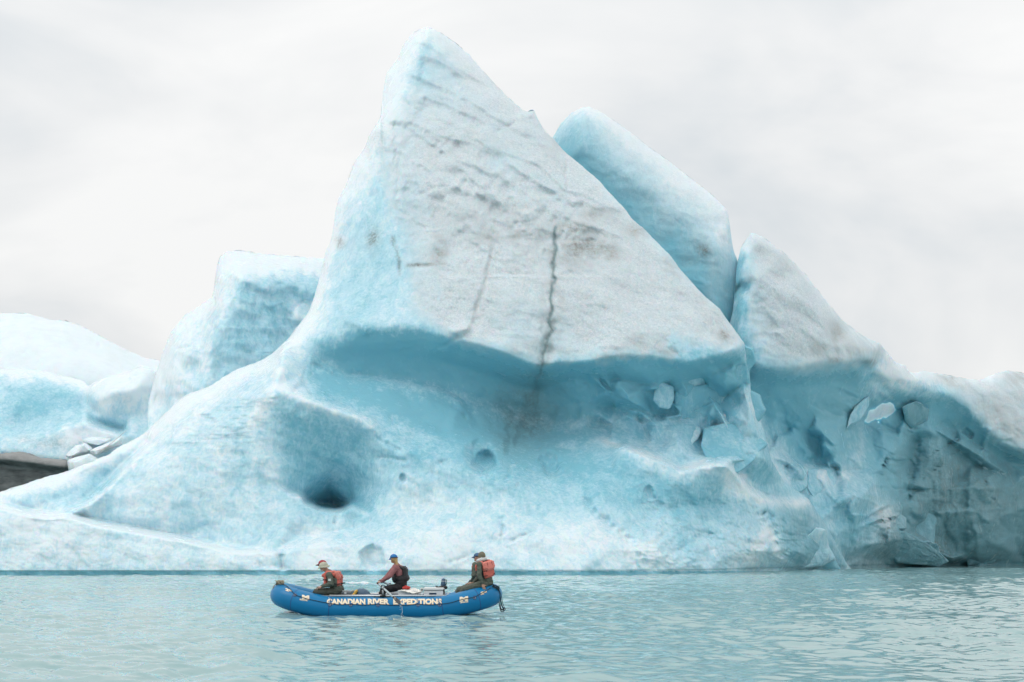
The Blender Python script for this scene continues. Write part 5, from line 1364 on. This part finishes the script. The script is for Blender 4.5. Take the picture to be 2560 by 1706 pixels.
CU = remesh_prims('cushion', [('ell', at(1012.5, 1470, 37.1), (0.075, 0.12, 0.04), I3), ('ell', at(1019.5, 1469.8, 37.1), (0.075, 0.12, 0.04), R_('Y', -8)), ('ell', at(1015, 1468, 37.15), (0.06, 0.10, 0.04), I3)], M['red_cushion'], None, 0.011, 4, 0.006)
tag(CU, 'small red cushion behind the rower', 'cushion')
BG = empty('camera_bag', at(1105, 1471, 37.2))
tag(BG, 'small black bag lying on the white cooler', 'bag')
remesh_prims('bag_body', [('ell', at(1107, 1468.6, 37.2), (0.115, 0.13, 0.045), I3), ('ell', at(1113, 1469, 37.15), (0.06, 0.10, 0.05), I3), ('ell', at(1098, 1469, 37.2), (0.09, 0.10, 0.022), I3)], M['black'], BG, 0.010, 3, 0.008, 12)
remesh_prims('flap', [('ell', at(1093, 1467, 37.2), (0.05, 0.05, 0.018), R_('Y', 20)), ('ell', at(1090, 1465.6, 37.2), (0.02, 0.03, 0.012), I3)], M['black'], BG, 0.008, 2)
BT = empty('water_bottle', at(1109, 1464, 37.2))
tag(BT, 'dark blue bottle with rounded top standing on the black bag', 'bottle')
p0 = Vector(at(1108.2, 1465.5, 37.2)); p1 = Vector(at(1108.6, 1446, 37.2))
dv = p1 - p0
prof = [(0, 0.062), (0.03, 0.067), (0.45, 0.066), (0.55, 0.060), (0.60, 0.057), (0.66, 0.058), (0.80, 0.055), (0.92, 0.042), (0.985, 0.022), (1.0, 0.004)]
tube('bottle_body', [p0 + dv * t for t, _ in prof], [r for _, r in prof], M['bottle_blue'], BT, 16)
tube('band', [p0 + dv * 0.60, p0 + dv * 0.66], 0.0615, M['hood_grey'], BT, 16)
tube('loop', [p0 + dv * t + Vector((x, -0.01, 0)) for t, x in ((0.15, 0.066), (0.3, 0.085), (0.5, 0.09), (0.7, 0.085), (0.84, 0.065))], 0.011, M['black'], BT, 6)
# spare paddle lying in the left end
PD = empty('paddle', at(750, 1474, 38.0))
tag(PD, 'short black-shafted paddle with yellow grip lying in the left end of the raft', 'paddle')
tube('shaft', [at(743, 1469, 38.0), at(752, 1476.5, 37.9), at(764, 1483.5, 37.8), at(775, 1490, 37.7)], 0.014, M['black'], PD, 8)
tube('grip', [at(736.5, 1465, 38.05), at(739, 1466.4, 38.03), at(744, 1469.6, 38.0)], [0.03, 0.038, 0.022], M['drybag_yellow'], PD, 10)
box('blade', at(775, 1496, 37.6), at(792, 1492, 37.75), M['black'], PD, 0.004)

# ---- oars
def oar(label, H, L, tip, side):
    H, L, tip = Vector(H), Vector(L), Vector(tip)
    d = (tip - H).normalized(); ln = (tip - H).length
    E = empty('oar', H); tag(E, label, 'oar')
    s0 = 0.22; s1 = ln - 0.72
    tube('grip', [H, H + d * s0], 0.017, M['black'], E, 8)
    tube('shaft', [H + d * s0, H + d * s1], 0.0245, M['oar_shaft'], E, 12)
    lk = (L - H).dot(d)
    tube('sleeve', [H + d * (lk - 0.12), H + d * (lk + 0.14)], 0.033, M['oar_shaft'], E, 12)
    tube('stopper', [H + d * (lk - 0.05), H + d * (lk - 0.02)], 0.046, M['black'], E, 12)
    tube('stopper', [H + d * (lk + 0.15), H + d * (lk + 0.165)], 0.037, M['black'], E, 12)
    tube('ferrule', [H + d * (s1 - 0.03), H + d * (s1 + 0.03)], 0.029, M['black'], E, 10)
    # blade: narrow wooden throat widening into a flat dark blade
    u = d.cross(Vector((0, 0, 1))).normalized(); v = d.cross(u).normalized()
    u2 = (u * 0.35 + v * 0.94).normalized(); v2 = d.cross(u2)
    def bl(nm, t0, t1, w0, w1, mat):
        V, F = [], []
        N_ = 8
        for i in range(N_ + 1):
            t = i / N_; p = H + d * (t0 + (t1 - t0) * t); wd = w0 + (w1 - w0) * t ** 1.3
            if nm == 'blade' and t > 0.85: wd *= 1 - ((t - 0.85) / 0.15) ** 2 * 0.5
            for (a, b) in ((-1, -1), (1, -1), (1, 1), (-1, 1)): V.append(tuple(p + u2 * a * wd + v2 * b * 0.008))
        for i in range(N_):
            for k in range(4): F.append((i * 4 + k, i * 4 + (k + 1) % 4, i * 4 + 4 + (k + 1) % 4, i * 4 + 4 + k))
        F += [(0, 1, 2, 3), tuple(N_ * 4 + k for k in (3, 2, 1, 0))]
        me = bpy.data.meshes.new(nm); me.from_pydata(V, [], F)
        return link(nm, me, mat, E, smooth=False)
    b_ = bl('blade', s1 + 0.24, ln, 0.045, 0.05, M['oar_blade'])
    bl('throat', s1 + 0.03, s1 + 0.24, 0.03, 0.045, M['oar_wood'])
    return E
HN = at(943, 1457, 37.25); HF = at(949, 1451, 37.62)
oar('grey-shafted oar on the near side with its dark blade raised over the lettering', HN, LK, at(1000.5, 1508.5, 34.75), -1)
tF = 2.4
HFv, LFv = Vector(HF), LKF
oar('oar on the far side of the raft held in the rower\'s other hand', HF, LKF, HFv + (LFv - HFv).normalized() * 2.9, 1)
# drips from the raised blade
V_, F_ = [], []
bm = bmesh.new()
for k in range(34):
    t = k / 33
    p = Vector(at(1001.5 + 4 * t + rg.uniform(-3, 3), 1510 + 34 * t + rg.uniform(-1, 1), 34.8))
    bmesh.ops.create_icosphere(bm, subdivisions=1, radius=rg.uniform(0.004, 0.0085), matrix=Matrix.Translation(p) @ Matrix.Diagonal((1, 1, rg.uniform(1, 2.2), 1)))
me = bpy.data.meshes.new('water_drops'); bm.to_mesh(me); bm.free()
tag(link('water_drops', me, M['hood_grey']), kind='stuff')
# ------------------------------------------------------------------ people
def basis(f, u):
    """columns: side, forward, up"""
    f = Vector(f).normalized(); u = (Vector(u) - f * Vector(u).dot(f)).normalized()
    s_ = f.cross(u).normalized()
    return Matrix((s_, f, u)).transposed()

def hand(prims, wrist, d, palm_n, curl, thumb_side, sc=1.0):
    """palm, four bent fingers of unequal length and a thumb from the side of the palm; d = pointing direction, palm_n = out of the palm"""
    w_, d, n = Vector(wrist), Vector(d).normalized(), Vector(palm_n).normalized()
    n = (n - d * n.dot(d)).normalized(); s_ = d.cross(n).normalized() * thumb_side
    B = Matrix((s_, d, n)).transposed()
    prims.append(('ell', w_ + d * 0.05 * sc, (0.042 * sc, 0.052 * sc, 0.017 * sc), B))
    for k, (off, ln) in enumerate(((0.030, 0.072), (0.010, 0.080), (-0.011, 0.074), (-0.030, 0.058))):
        p = w_ + d * 0.088 * sc + s_ * off * sc
        dirv = d.copy()
        for j, fr in enumerate((0.44, 0.32, 0.24)):
            an = curl * (0.5, 1.0, 0.8)[j]
            dirv = (dirv * math.cos(an) + n * math.sin(an)).normalized() if j == 0 else (dirv * math.cos(an) + (n * dirv.dot(d) - d * dirv.dot(n)).normalized() * math.sin(an)).normalized()
            q = p + dirv * ln * fr * sc
            prims.append(('cap', p, 0.0095 * sc, q, 0.0085 * sc)); p = q
    p = w_ + d * 0.03 * sc + s_ * 0.034 * sc
    q = p + (d * 0.55 + s_ * 0.75 + n * 0.35).normalized() * 0.036 * sc
    r = q + (d * 0.85 + s_ * 0.1 + n * 0.5).normalized() * 0.032 * sc
    prims += [('cap', p, 0.0125 * sc, q, 0.0105 * sc), ('cap', q, 0.0105 * sc, r, 0.009 * sc)]

def person(name, label, J, face, torso_f, outfit, Y0):
    """J: joints as (px, py, dY) of the photograph at their own distance"""
    P = {k: Vector(at(v[0], v[1], Y0 + v[2])) for k, v in J.items()}
    E = empty(name, (P['pelvis'].x, P['pelvis'].y, P['pelvis'].z - 0.12)); tag(E, label, 'person')
    up = (P['neck'] - P['pelvis']).normalized()
    HB = basis(face, (0, 0, 1)) if not isinstance(face, tuple) or len(face) == 3 else basis(face[:3], face[3:])
    f = HB @ Vector((0, 1, 0)); s_ = HB @ Vector((1, 0, 0)); hu = HB @ Vector((0, 0, 1))
    TBs = basis(torso_f, up)
    h = P['head']
    pr = [('ell', h, (0.074, 0.094, 0.108), HB), ('ell', h + f * 0.028 - hu * 0.06, (0.055, 0.06, 0.055), HB), ('cap', h + f * 0.088 + hu * 0.002, 0.010, h + f * 0.108 - hu * 0.022, 0.014),
          ('ell', h + f * 0.088 - hu * 0.052, (0.028, 0.014, 0.011), HB), ('ell', h + f * 0.082 - hu * 0.085, (0.022, 0.018, 0.016), HB)]
    for sg in (-1, 1):
        pr += [('ell', h + s_ * 0.074 * sg - hu * 0.008, (0.012, 0.022, 0.032), HB), ('ell', h + f * 0.084 + s_ * 0.030 * sg + hu * 0.012, (0.016, 0.010, 0.010), HB), ('ell', h + f * 0.083 + s_ * 0.03 * sg + hu * 0.03, (0.02, 0.012, 0.008), HB)]
    pr += [('cap', h - hu * 0.06 - f * 0.02, 0.052, P['neck'], 0.056)]
    pr += [('cap', P['neck'], 0.056, P['chest'], 0.10), ('ell', P['chest'], (0.155, 0.105, 0.16), TBs), ('ell', P['pelvis'], (0.155, 0.11, 0.13), TBs), ('cap', P['chest'], 0.11, P['pelvis'], 0.105)]
    for sd in 'NF':
        pr += [('cap', P['sh' + sd], 0.060, P['chest'] + up * 0.06, 0.085), ('cap', P['sh' + sd], 0.052, P['el' + sd], 0.042), ('cap', P['el' + sd], 0.041, P['wr' + sd], 0.027)]
        pr += [('cap', P['hp' + sd], 0.088, P['kn' + sd], 0.058), ('cap', P['kn' + sd], 0.056, P['an' + sd], 0.040)]
        ft = P['an' + sd] + Vector(torso_f).normalized() * 0.15 - Vector((0, 0, 0.04))
        pr += [('cap', P['an' + sd] - Vector((0, 0, 0.03)), 0.04, ft, 0.032)]
        hd = outfit['hands'][sd]
        hand(pr, P['wr' + sd], hd[0], hd[1], hd[2], hd[3])
    remesh_prims('body', pr, M['skin'], E, 0.0075, 2)
    # eyes
    for sg in (-1, 1):
        bm = bmesh.new(); bmesh.ops.create_icosphere(bm, subdivisions=2, radius=0.0105, matrix=Matrix.Translation(h + f * 0.089 + s_ * 0.030 * sg + hu * 0.012))
        me = bpy.data.meshes.new('eye'); bm.to_mesh(me); bm.free(); link('eye', me, M['black'], E)
    # jacket or shirt
    jk = [('cap', P['neck'] - up * 0.03, 0.075, P['chest'], 0.125), ('ell', P['chest'], (0.185, 0.13, 0.19), TBs), ('ell', P['pelvis'] + up * 0.03, (0.18, 0.135, 0.15), TBs), ('cap', P['chest'], 0.135, P['pelvis'], 0.13)]
    for sd in 'NF':
        we = P['el' + sd].lerp(P['wr' + sd], 0.93)
        jk += [('cap', P['sh' + sd], 0.083, P['chest'] + up * 0.05, 0.10), ('cap', P['sh' + sd], 0.076, P['el' + sd], 0.062), ('cap', P['el' + sd], 0.061, we, 0.043)]
    remesh_prims('jacket', jk, M[outfit['top']], E, 0.013, 3, outfit.get('wr', 0.02), 8)
    # trousers and boots
    tr = [('ell', P['pelvis'] - up * 0.02, (0.178, 0.132, 0.13), TBs)]
    for sd in 'NF':
        tr += [('cap', P['hp' + sd], 0.108, P['kn' + sd], 0.083), ('cap', P['kn' + sd], 0.080, P['an' + sd] + Vector((0, 0, 0.03)), 0.062)]
    remesh_prims('trousers', tr, M[outfit['legs']], E, 0.013, 3, 0.022, 8)
    for sd in 'NF':
        ft = P['an' + sd] + Vector(torso_f).normalized() * 0.16 - Vector((0, 0, 0.045))
        remesh_prims('boot', [('cap', P['an' + sd] + Vector((0, 0, 0.05)), 0.056, P['an' + sd] - Vector((0, 0, 0.03)), 0.052), ('cap', P['an' + sd] - Vector((0, 0, 0.04)), 0.05, ft, 0.042)], M['black'], E, 0.013, 3)
    return E, P, HB, TBs, up

def vest(E, P, TBs, up, main, dark, collar=True, sc=1.08):
    """foam buoyancy vest: front and back panels, side straps, collar"""
    s_ = TBs @ Vector((1, 0, 0)); f = TBs @ Vector((0, 1, 0))
    c = P['chest'] - up * 0.05
    s_, f = s_ * sc, f * (0.9 + 0.1 * sc); up = up * (0.85 + 0.15 * sc)
    b = remesh_prims('life_jacket', [('box', c - f * 0.155 + up * 0.0, (0.165 * sc, 0.05, 0.17), TBs, 0.035), ('box', c + f * 0.155 + s_ * 0.085, (0.07, 0.05, 0.17), TBs, 0.03), ('box', c + f * 0.155 - s_ * 0.085, (0.07, 0.05, 0.17), TBs, 0.03),
        ('cap', c - f * 0.15 + s_ * 0.12 + up * 0.15, 0.045, c + s_ * 0.12 + up * 0.225, 0.04), ('cap', c + s_ * 0.12 + up * 0.225, 0.04, c + f * 0.15 + s_ * 0.1 + up * 0.14, 0.045),
        ('cap', c - f * 0.15 - s_ * 0.12 + up * 0.15, 0.045, c - s_ * 0.12 + up * 0.225, 0.04), ('cap', c - s_ * 0.12 + up * 0.225, 0.04, c + f * 0.15 - s_ * 0.1 + up * 0.14, 0.045)], M[main], E, 0.012, 3, 0.010, 7)
    for sg in (-1, 1):
        remesh_prims('side_panel', [('box', c + s_ * 0.175 * sg - up * 0.05, (0.03, 0.13, 0.10), TBs, 0.02)], M[dark], b, 0.012, 2)
        for dz in (-0.10, 0.02):
            tube('strap', [c + s_ * 0.10 * sg + f * 0.21 + up * dz, c + s_ * 0.205 * sg + f * 0.10 + up * dz, c + s_ * 0.212 * sg + up * dz, c + s_ * 0.19 * sg - f * 0.13 + up * dz, c + s_ * 0.10 * sg - f * 0.212 + up * dz], 0.014, M['black'], b, 6)
    if collar:
        remesh_prims('collar_flap', [('box', c - f * 0.20 + up * 0.155, (0.175 * sc, 0.055, 0.11), TBs @ R_('X', -14), 0.035), ('box', c - f * 0.215 + up * 0.09, (0.12 * sc, 0.05, 0.07), TBs @ R_('X', -14), 0.03), ('cap', c - f * 0.10 + s_ * 0.12 + up * 0.23, 0.05, c + s_ * 0.11 + up * 0.24, 0.04), ('cap', c - f * 0.10 - s_ * 0.12 + up * 0.23, 0.05, c - s_ * 0.11 + up * 0.24, 0.04)], M[outfit_pale(main)], b, 0.012, 2, 0.006, 7)
        for sg in (-0.35, 0.35):
            tube('piping', [c - f * 0.252 + s_ * 0.175 * sg + up * 0.24, c - f * 0.262 + s_ * 0.22 * sg + up * 0.07], 0.006, M['maroon'], b, 5)
    return b
def outfit_pale(m): return 'salmon_pale' if m == 'salmon' else m

def dome(name, h, HB, rad, mat, E, cut=-0.1, sm=2, zsc=1.0, wr=0.0):
    """crown of a hat or a cap of hair: the upper part of an ellipsoid, thickened"""
    bm = bmesh.new()
    bmesh.ops.create_icosphere(bm, subdivisions=4, radius=1.0)
    bmesh.ops.bisect_plane(bm, geom=list(bm.verts) + list(bm.edges) + list(bm.faces), plane_co=(0, 0, cut), plane_no=(0, 0, 1), clear_inner=True)
    for v in bm.verts:
        if wr: v.co *= 1 + wr * float(gnoise(np.array([v.co.x * 4.0]), np.array([v.co.y * 4.0]), 2.0)[0])
        v.co = Vector(h) + HB @ Vector((v.co.x * rad[0], v.co.y * rad[1], v.co.z * rad[2]))
    me = bpy.data.meshes.new(name); bm.to_mesh(me); bm.free()
    o = link(name, me, mat, E)
    sd = o.modifiers.new('thickness', 'SOLIDIFY'); sd.thickness = 0.008
    return o
def brim(name, h, HB, rin, rout, a0, a1, drop, mat, E, full=False):
    V, F = [], []
    n = 24
    for i in range(n + 1):
        a = math.radians(a0 + (a1 - a0) * i / n)
        for t in (0, 0.5, 1):
            if full: rr = (rin[0] + (rout[0] - rin[0]) * t, rin[1] + (rout[1] - rin[1]) * t)
            else:
                k = t * math.cos((i / n - 0.5) * math.pi) ** 0.5 if 0 < i < n else 0
                rr = (rin[0] + (rout[0] - rin[0]) * k, rin[1] + (rout[1] - rin[1]) * k)
            x, y = rr[0] * math.cos(a), rr[1] * math.sin(a)
            V.append(tuple(Vector(h) + HB @ Vector((x, y, -drop * t * t + (0.012 * math.sin(3 * a) * t if full else -0.02 * t * (x / 0.1) ** 2)))))
    for i in range(n):
        for k in (0, 1): F.append((i * 3 + k, i * 3 + k + 1, i * 3 + 4 + k, i * 3 + 3 + k))
    me = bpy.data.meshes.new(name); me.from_pydata(V, [], F)
    o = link(name, me, mat, E)
    sd = o.modifiers.new('thickness', 'SOLIDIFY'); sd.thickness = 0.007
    return o

def cap(E, h, HB, main, brimc, sc=1.0, face_tilt=0):
    hu = HB @ Vector((0, 0, 1)); hb = Vector(h) + hu * 0.035
    c = dome('cap', hb, HB, (0.092 * sc, 0.108 * sc, 0.092 * sc), M[main], E, -0.12)
    brim('visor', hb - hu * 0.008, HB, (0.088 * sc, 0.104 * sc), (0.10 * sc, 0.185 * sc), 18, 162, 0.035, M[brimc], c)
    tube('band', [hb + HB @ Vector((0.0945 * sc * math.cos(a), 0.1105 * sc * math.sin(a), -0.006)) for a in [math.radians(d) for d in range(175, 366, 10)]], 0.010, M['cap_dark' if main == 'cap_red' else 'black'], c, 6)
    return c

LFT = (-1, 0, 0)
# --- front pair
def seated_front(shift, dy, tilt=0):
    x, y = shift
    J = dict(head=(809.5, 1417.5, 0), neck=(819, 1431, 0.02), chest=(828, 1447, 0.02), pelvis=(842, 1476, 0.02), shN=(823, 1438, -0.17), shF=(823, 1437, 0.21), elN=(829, 1460, -0.26), elF=(820, 1459, 0.30), wrN=(806, 1466.5, -0.22), wrF=(802, 1467, 0.2),
             hpN=(836, 1480, -0.10), hpF=(836, 1480, 0.14), knN=(789, 1481, -0.16), knF=(791, 1480, 0.20), anN=(803, 1511, -0.05), anF=(803, 1511, 0.16))
    return {k: (v[0] + x, v[1] + y, v[2]) for k, v in J.items()}
hands_lap = {'N': ((-0.9, 0.1, -0.25), (0, 0.2, -1), 0.5, 1), 'F': ((-0.9, -0.1, -0.25), (0, -0.2, -1), 0.5, -1)}
E, P, HB, TBs, up = person('person', 'passenger in tan brimmed hat and olive jacket sitting at the left of the raft', seated_front((0, 0), 0), (-1, -0.15, -0.18), LFT, dict(top='olive', legs='olive_dark', hands=hands_lap), 36.95)
vest(E, P, TBs, up, 'salmon', 'olive')
hu = HB @ Vector((0, 0, 1)); ht = P['head'] + hu * 0.03
c = dome('sun_hat', ht, HB, (0.100, 0.116, 0.100), M['hat_tan'], E, -0.05, wr=0.05)
brim('brim', ht - hu * 0.004, HB, (0.098, 0.114), (0.142, 0.168), 0, 360, 0.045, M['hat_tan'], c, True)
remesh_prims('hood', [('cap', P['neck'] - Vector((-0.02, 0.09, 0.0)), 0.05, P['neck'] + Vector((0.06, 0, 0.02)), 0.055), ('cap', P['neck'] + Vector((0.06, 0, 0.02)), 0.055, P['neck'] + Vector((0.02, 0.09, 0.0)), 0.05), ('cap', P['neck'] + Vector((-0.05, -0.10, -0.06)), 0.035, P['neck'] + Vector((0.03, -0.10, 0.0)), 0.045)], M['olive'], E, 0.012, 3, 0.012, 9)
remesh_prims('beard', [('ell', P['head'] + HB @ Vector((0, 0.05, -0.085)), (0.052, 0.042, 0.035), HB)], M['hair_grey'], E, 0.009, 2)
q = P['shN'].lerp(P['elN'], 0.55)
box('sleeve_patch', q + Vector((-0.05, -0.085, -0.03)), q + Vector((0.02, -0.066, 0.03)), M['hood_grey'], E, 0.004)

J = seated_front((6, -1), 0); J['head'] = (806.5, 1412.5, 0.0); J['neck'] = (820, 1428, 0.02)
E, P, HB, TBs, up = person('person', 'passenger in dark red cap half hidden behind the one in the tan hat', J, (-1, -0.05, -0.05), LFT, dict(top='olive', legs='olive_dark', hands=hands_lap), 37.95)
vest(E, P, TBs, up, 'salmon', 'maroon')
cap(E, P['head'], HB, 'cap_red', 'cap_dark', 1.04)

# --- rower
J = dict(head=(984.5, 1397.5, 0), neck=(993, 1412, 0), chest=(999, 1431, 0.02), pelvis=(1004, 1462, 0.02), shN=(989, 1419, -0.17), shF=(988, 1418, 0.19), elN=(974, 1441, -0.24), elF=(969, 1440, 0.22), wrN=(952.5, 1455, -0.10), wrF=(957, 1450, 0.12),
         hpN=(998, 1468, -0.10), hpF=(998, 1468, 0.12), knN=(960, 1474.5, -0.16), knF=(958, 1475, 0.2), anN=(950, 1503, -0.12), anF=(948, 1503, 0.16))
dN = (Vector(HN) - Vector(at(952.5, 1455, 37.32))); 
hands_row = {'N': ((-1, 0.0, -0.12), (0.1, 0.2, -1), 1.15, 1), 'F': ((-1, 0.0, -0.12), (0.1, -0.2, -1), 1.15, -1)}
E, P, HB, TBs, up = person('person', 'rower in blue cap and rose shirt pulling the oars mid-raft', J, (-0.72, 0.66, -0.05), (-1, 0.12, 0), dict(top='rose', legs='bib_black', hands=hands_row, wr=0.014), 37.42)
cap(E, P['head'], HB, 'cap_blue', 'cap_blue')
HBf = lambda x, y, z: P['head'] + HB @ Vector((x, y, z))
remesh_prims('hair', [('ell', HBf(0, -0.022, -0.01), (0.083, 0.086, 0.085), HB), ('cap', HBf(0, -0.08, -0.05), 0.045, HBf(0.0, -0.10, -0.11), 0.036), ('cap', HBf(0.0, -0.10, -0.11), 0.034, HBf(-0.01, -0.135, -0.18), 0.03), ('cap', HBf(-0.01, -0.135, -0.18), 0.03, HBf(-0.02, -0.15, -0.25), 0.018)], M['hair_blonde'], E, 0.009, 2, 0.012, 18)
s_ = TBs @ Vector((1, 0, 0)); f = TBs @ Vector((0, 1, 0)); c = P['chest'] - up * 0.06
v = remesh_prims('life_jacket', [('box', c - f * 0.13 + up * 0.03, (0.165, 0.05, 0.19), TBs, 0.04), ('ell', c - f * 0.14 - up * 0.09, (0.16, 0.085, 0.10), TBs), ('ell', c + f * 0.15 - up * 0.11, (0.165, 0.085, 0.12), TBs), ('ell', c - up * 0.10, (0.205, 0.17, 0.12), TBs),
    ('cap', c - f * 0.12 + s_ * 0.11 + up * 0.17, 0.04, c + s_ * 0.10 + up * 0.235, 0.035), ('cap', c + s_ * 0.10 + up * 0.235, 0.035, c + f * 0.13 + s_ * 0.10 - up * 0.05, 0.045),
    ('cap', c - f * 0.12 - s_ * 0.11 + up * 0.17, 0.04, c - s_ * 0.10 + up * 0.235, 0.035), ('cap', c - s_ * 0.10 + up * 0.235, 0.035, c + f * 0.13 - s_ * 0.10 - up * 0.05, 0.045)], M['vest_black'], E, 0.012, 3, 0.010, 8)
remesh_prims('back_pad', [('box', c - f * 0.175 + up * 0.02, (0.12, 0.03, 0.15), TBs, 0.025), ('ell', c - f * 0.185 - up * 0.10, (0.12, 0.05, 0.06), TBs)], M['vest_grey'], v, 0.012, 3, 0.008, 9)
remesh_prims('bib', [('ell', P['pelvis'] + up * 0.05, (0.195, 0.15, 0.17), TBs), ('cap', P['pelvis'] + up * 0.05, 0.155, P['chest'] - up * 0.16, 0.15)], M['bib_black'], E, 0.014, 3, 0.012, 8)

# --- stern pair
J = dict(head=(1204.5, 1392, 0), neck=(1207, 1405, 0), chest=(1211, 1423, 0.03), pelvis=(1217, 1455, 0.03), shN=(1199, 1412, -0.18), shF=(1209, 1412, 0.2), elN=(1198, 1439, -0.25), elF=(1200, 1440, 0.28), wrN=(1206.5, 1461, -0.25), wrF=(1185, 1456, 0.24),
         hpN=(1209, 1461, -0.10), hpF=(1211, 1461, 0.14), knN=(1162, 1474, -0.08), knF=(1160, 1473, 0.24), anN=(1148, 1501, 0.0), anF=(1143, 1501, 0.22))
hands_st = {'N': ((0.35, -0.1, -1), (0.2, 1, 0.1), 0.35, 1), 'F': ((-0.9, -0.1, -0.3), (0, -0.2, -1), 0.5, -1)}
E, P, HB, TBs, up = person('person', 'passenger in brown beanie seen from behind on the right end of the raft', J, (-0.55, 0.83, 0.0), (-0.66, 0.75, 0), dict(top='olive', legs='olive', hands=hands_st), 37.0)
vest(E, P, TBs, up, 'salmon', 'black', sc=1.1)
hu = HB @ Vector((0, 0, 1))
dome('beanie', P['head'] + hu * 0.02, HB, (0.094, 0.110, 0.112), M['beanie'], E, -0.35, wr=0.04)
nk = P['head'] - hu * 0.085
remesh_prims('hood', [('cap', nk + Vector((-0.10, -0.04, -0.02)), 0.042, nk + Vector((0.0, -0.085, 0.015)), 0.05), ('cap', nk + Vector((0.0, -0.085, 0.015)), 0.05, nk + Vector((0.10, -0.03, 0.03)), 0.048), ('cap', nk + Vector((0.10, -0.03, 0.03)), 0.048, nk + Vector((0.09, 0.07, 0.03)), 0.045), ('cap', nk + Vector((-0.10, -0.04, -0.02)), 0.042, nk + Vector((-0.06, 0.08, 0)), 0.04)], M['hood_grey'], E, 0.011, 3, 0.012, 10)
J5 = {k: (a[0] - 11.5, a[1] + 1.5, a[2]) for k, a in J.items()}
J5['head'] = (1193.5, 1394, 0); J5['neck'] = (1197, 1408, 0); J5['wrN'] = (1180, 1456, -0.2); J5['elN'] = (1184, 1440, -0.28)
hands_5 = {'N': ((-0.9, 0.1, -0.3), (0, 0.2, -1), 0.5, 1), 'F': ((-0.9, -0.1, -0.3), (0, -0.2, -1), 0.5, -1)}
E, P, HB, TBs, up = person('person', 'passenger in faded blue cap mostly hidden behind the one in the beanie', J5, (-0.85, 0.5, 0.0), (-1, 0.1, 0), dict(top='olive', legs='olive', hands=hands_5), 38.1)
vest(E, P, TBs, up, 'salmon', 'black', collar=False)
cap(E, P['head'], HB, 'cap_navy', 'cap_navy', 0.98)

# ------------------------------------------------------------------ small floe on the water
def floe(name, label, px0, px1, py, hpx, seed):
    Y = 6043.5 / (py - HOR)
    x0, x1 = at(px0, py, Y)[0], at(px1, py, Y)[0]; hz = hpx * Y / FPX
    n, m_ = 60, 22
    u = np.linspace(-1, 1, n)[None, :]; v = np.linspace(-1, 1, m_)[:, None]
    X = (x0 + x1) / 2 + (x1 - x0) / 2 * u + 0 * v; YY = Y + 0.45 + 0.45 * v + 0 * u
    edge = np.clip(1 - np.maximum(np.abs(u) ** 6, np.abs(v) ** 4), 0, 1) ** 0.5
    Z = -0.06 + (hz + 0.06) * edge * (0.85 + 0.5 * fbm(X * 2.2 + seed, YY * 2.2, 3.3, 3))
    me = np_mesh(name, np.stack([X, YY, Z], -1).reshape(-1, 3), grid_quads(m_, n)[:, ::-1])
    for nm, vl in (('crust', 0.9), ('clear', 0.0), ('dirt', 0.0), ('frost_glow', 1.0)):
        a = me.attributes.new(nm, 'FLOAT', 'POINT'); a.data.foreach_set('value', np.full(len(me.vertices), vl, dtype=np.float32))
    tag(link(name, me, ICE), label, 'ice floe')
floe('ice_floe', 'thin white ice floe on the water between the rower and the left passengers', 849, 932, 1460.5, 5.0, 2.0)
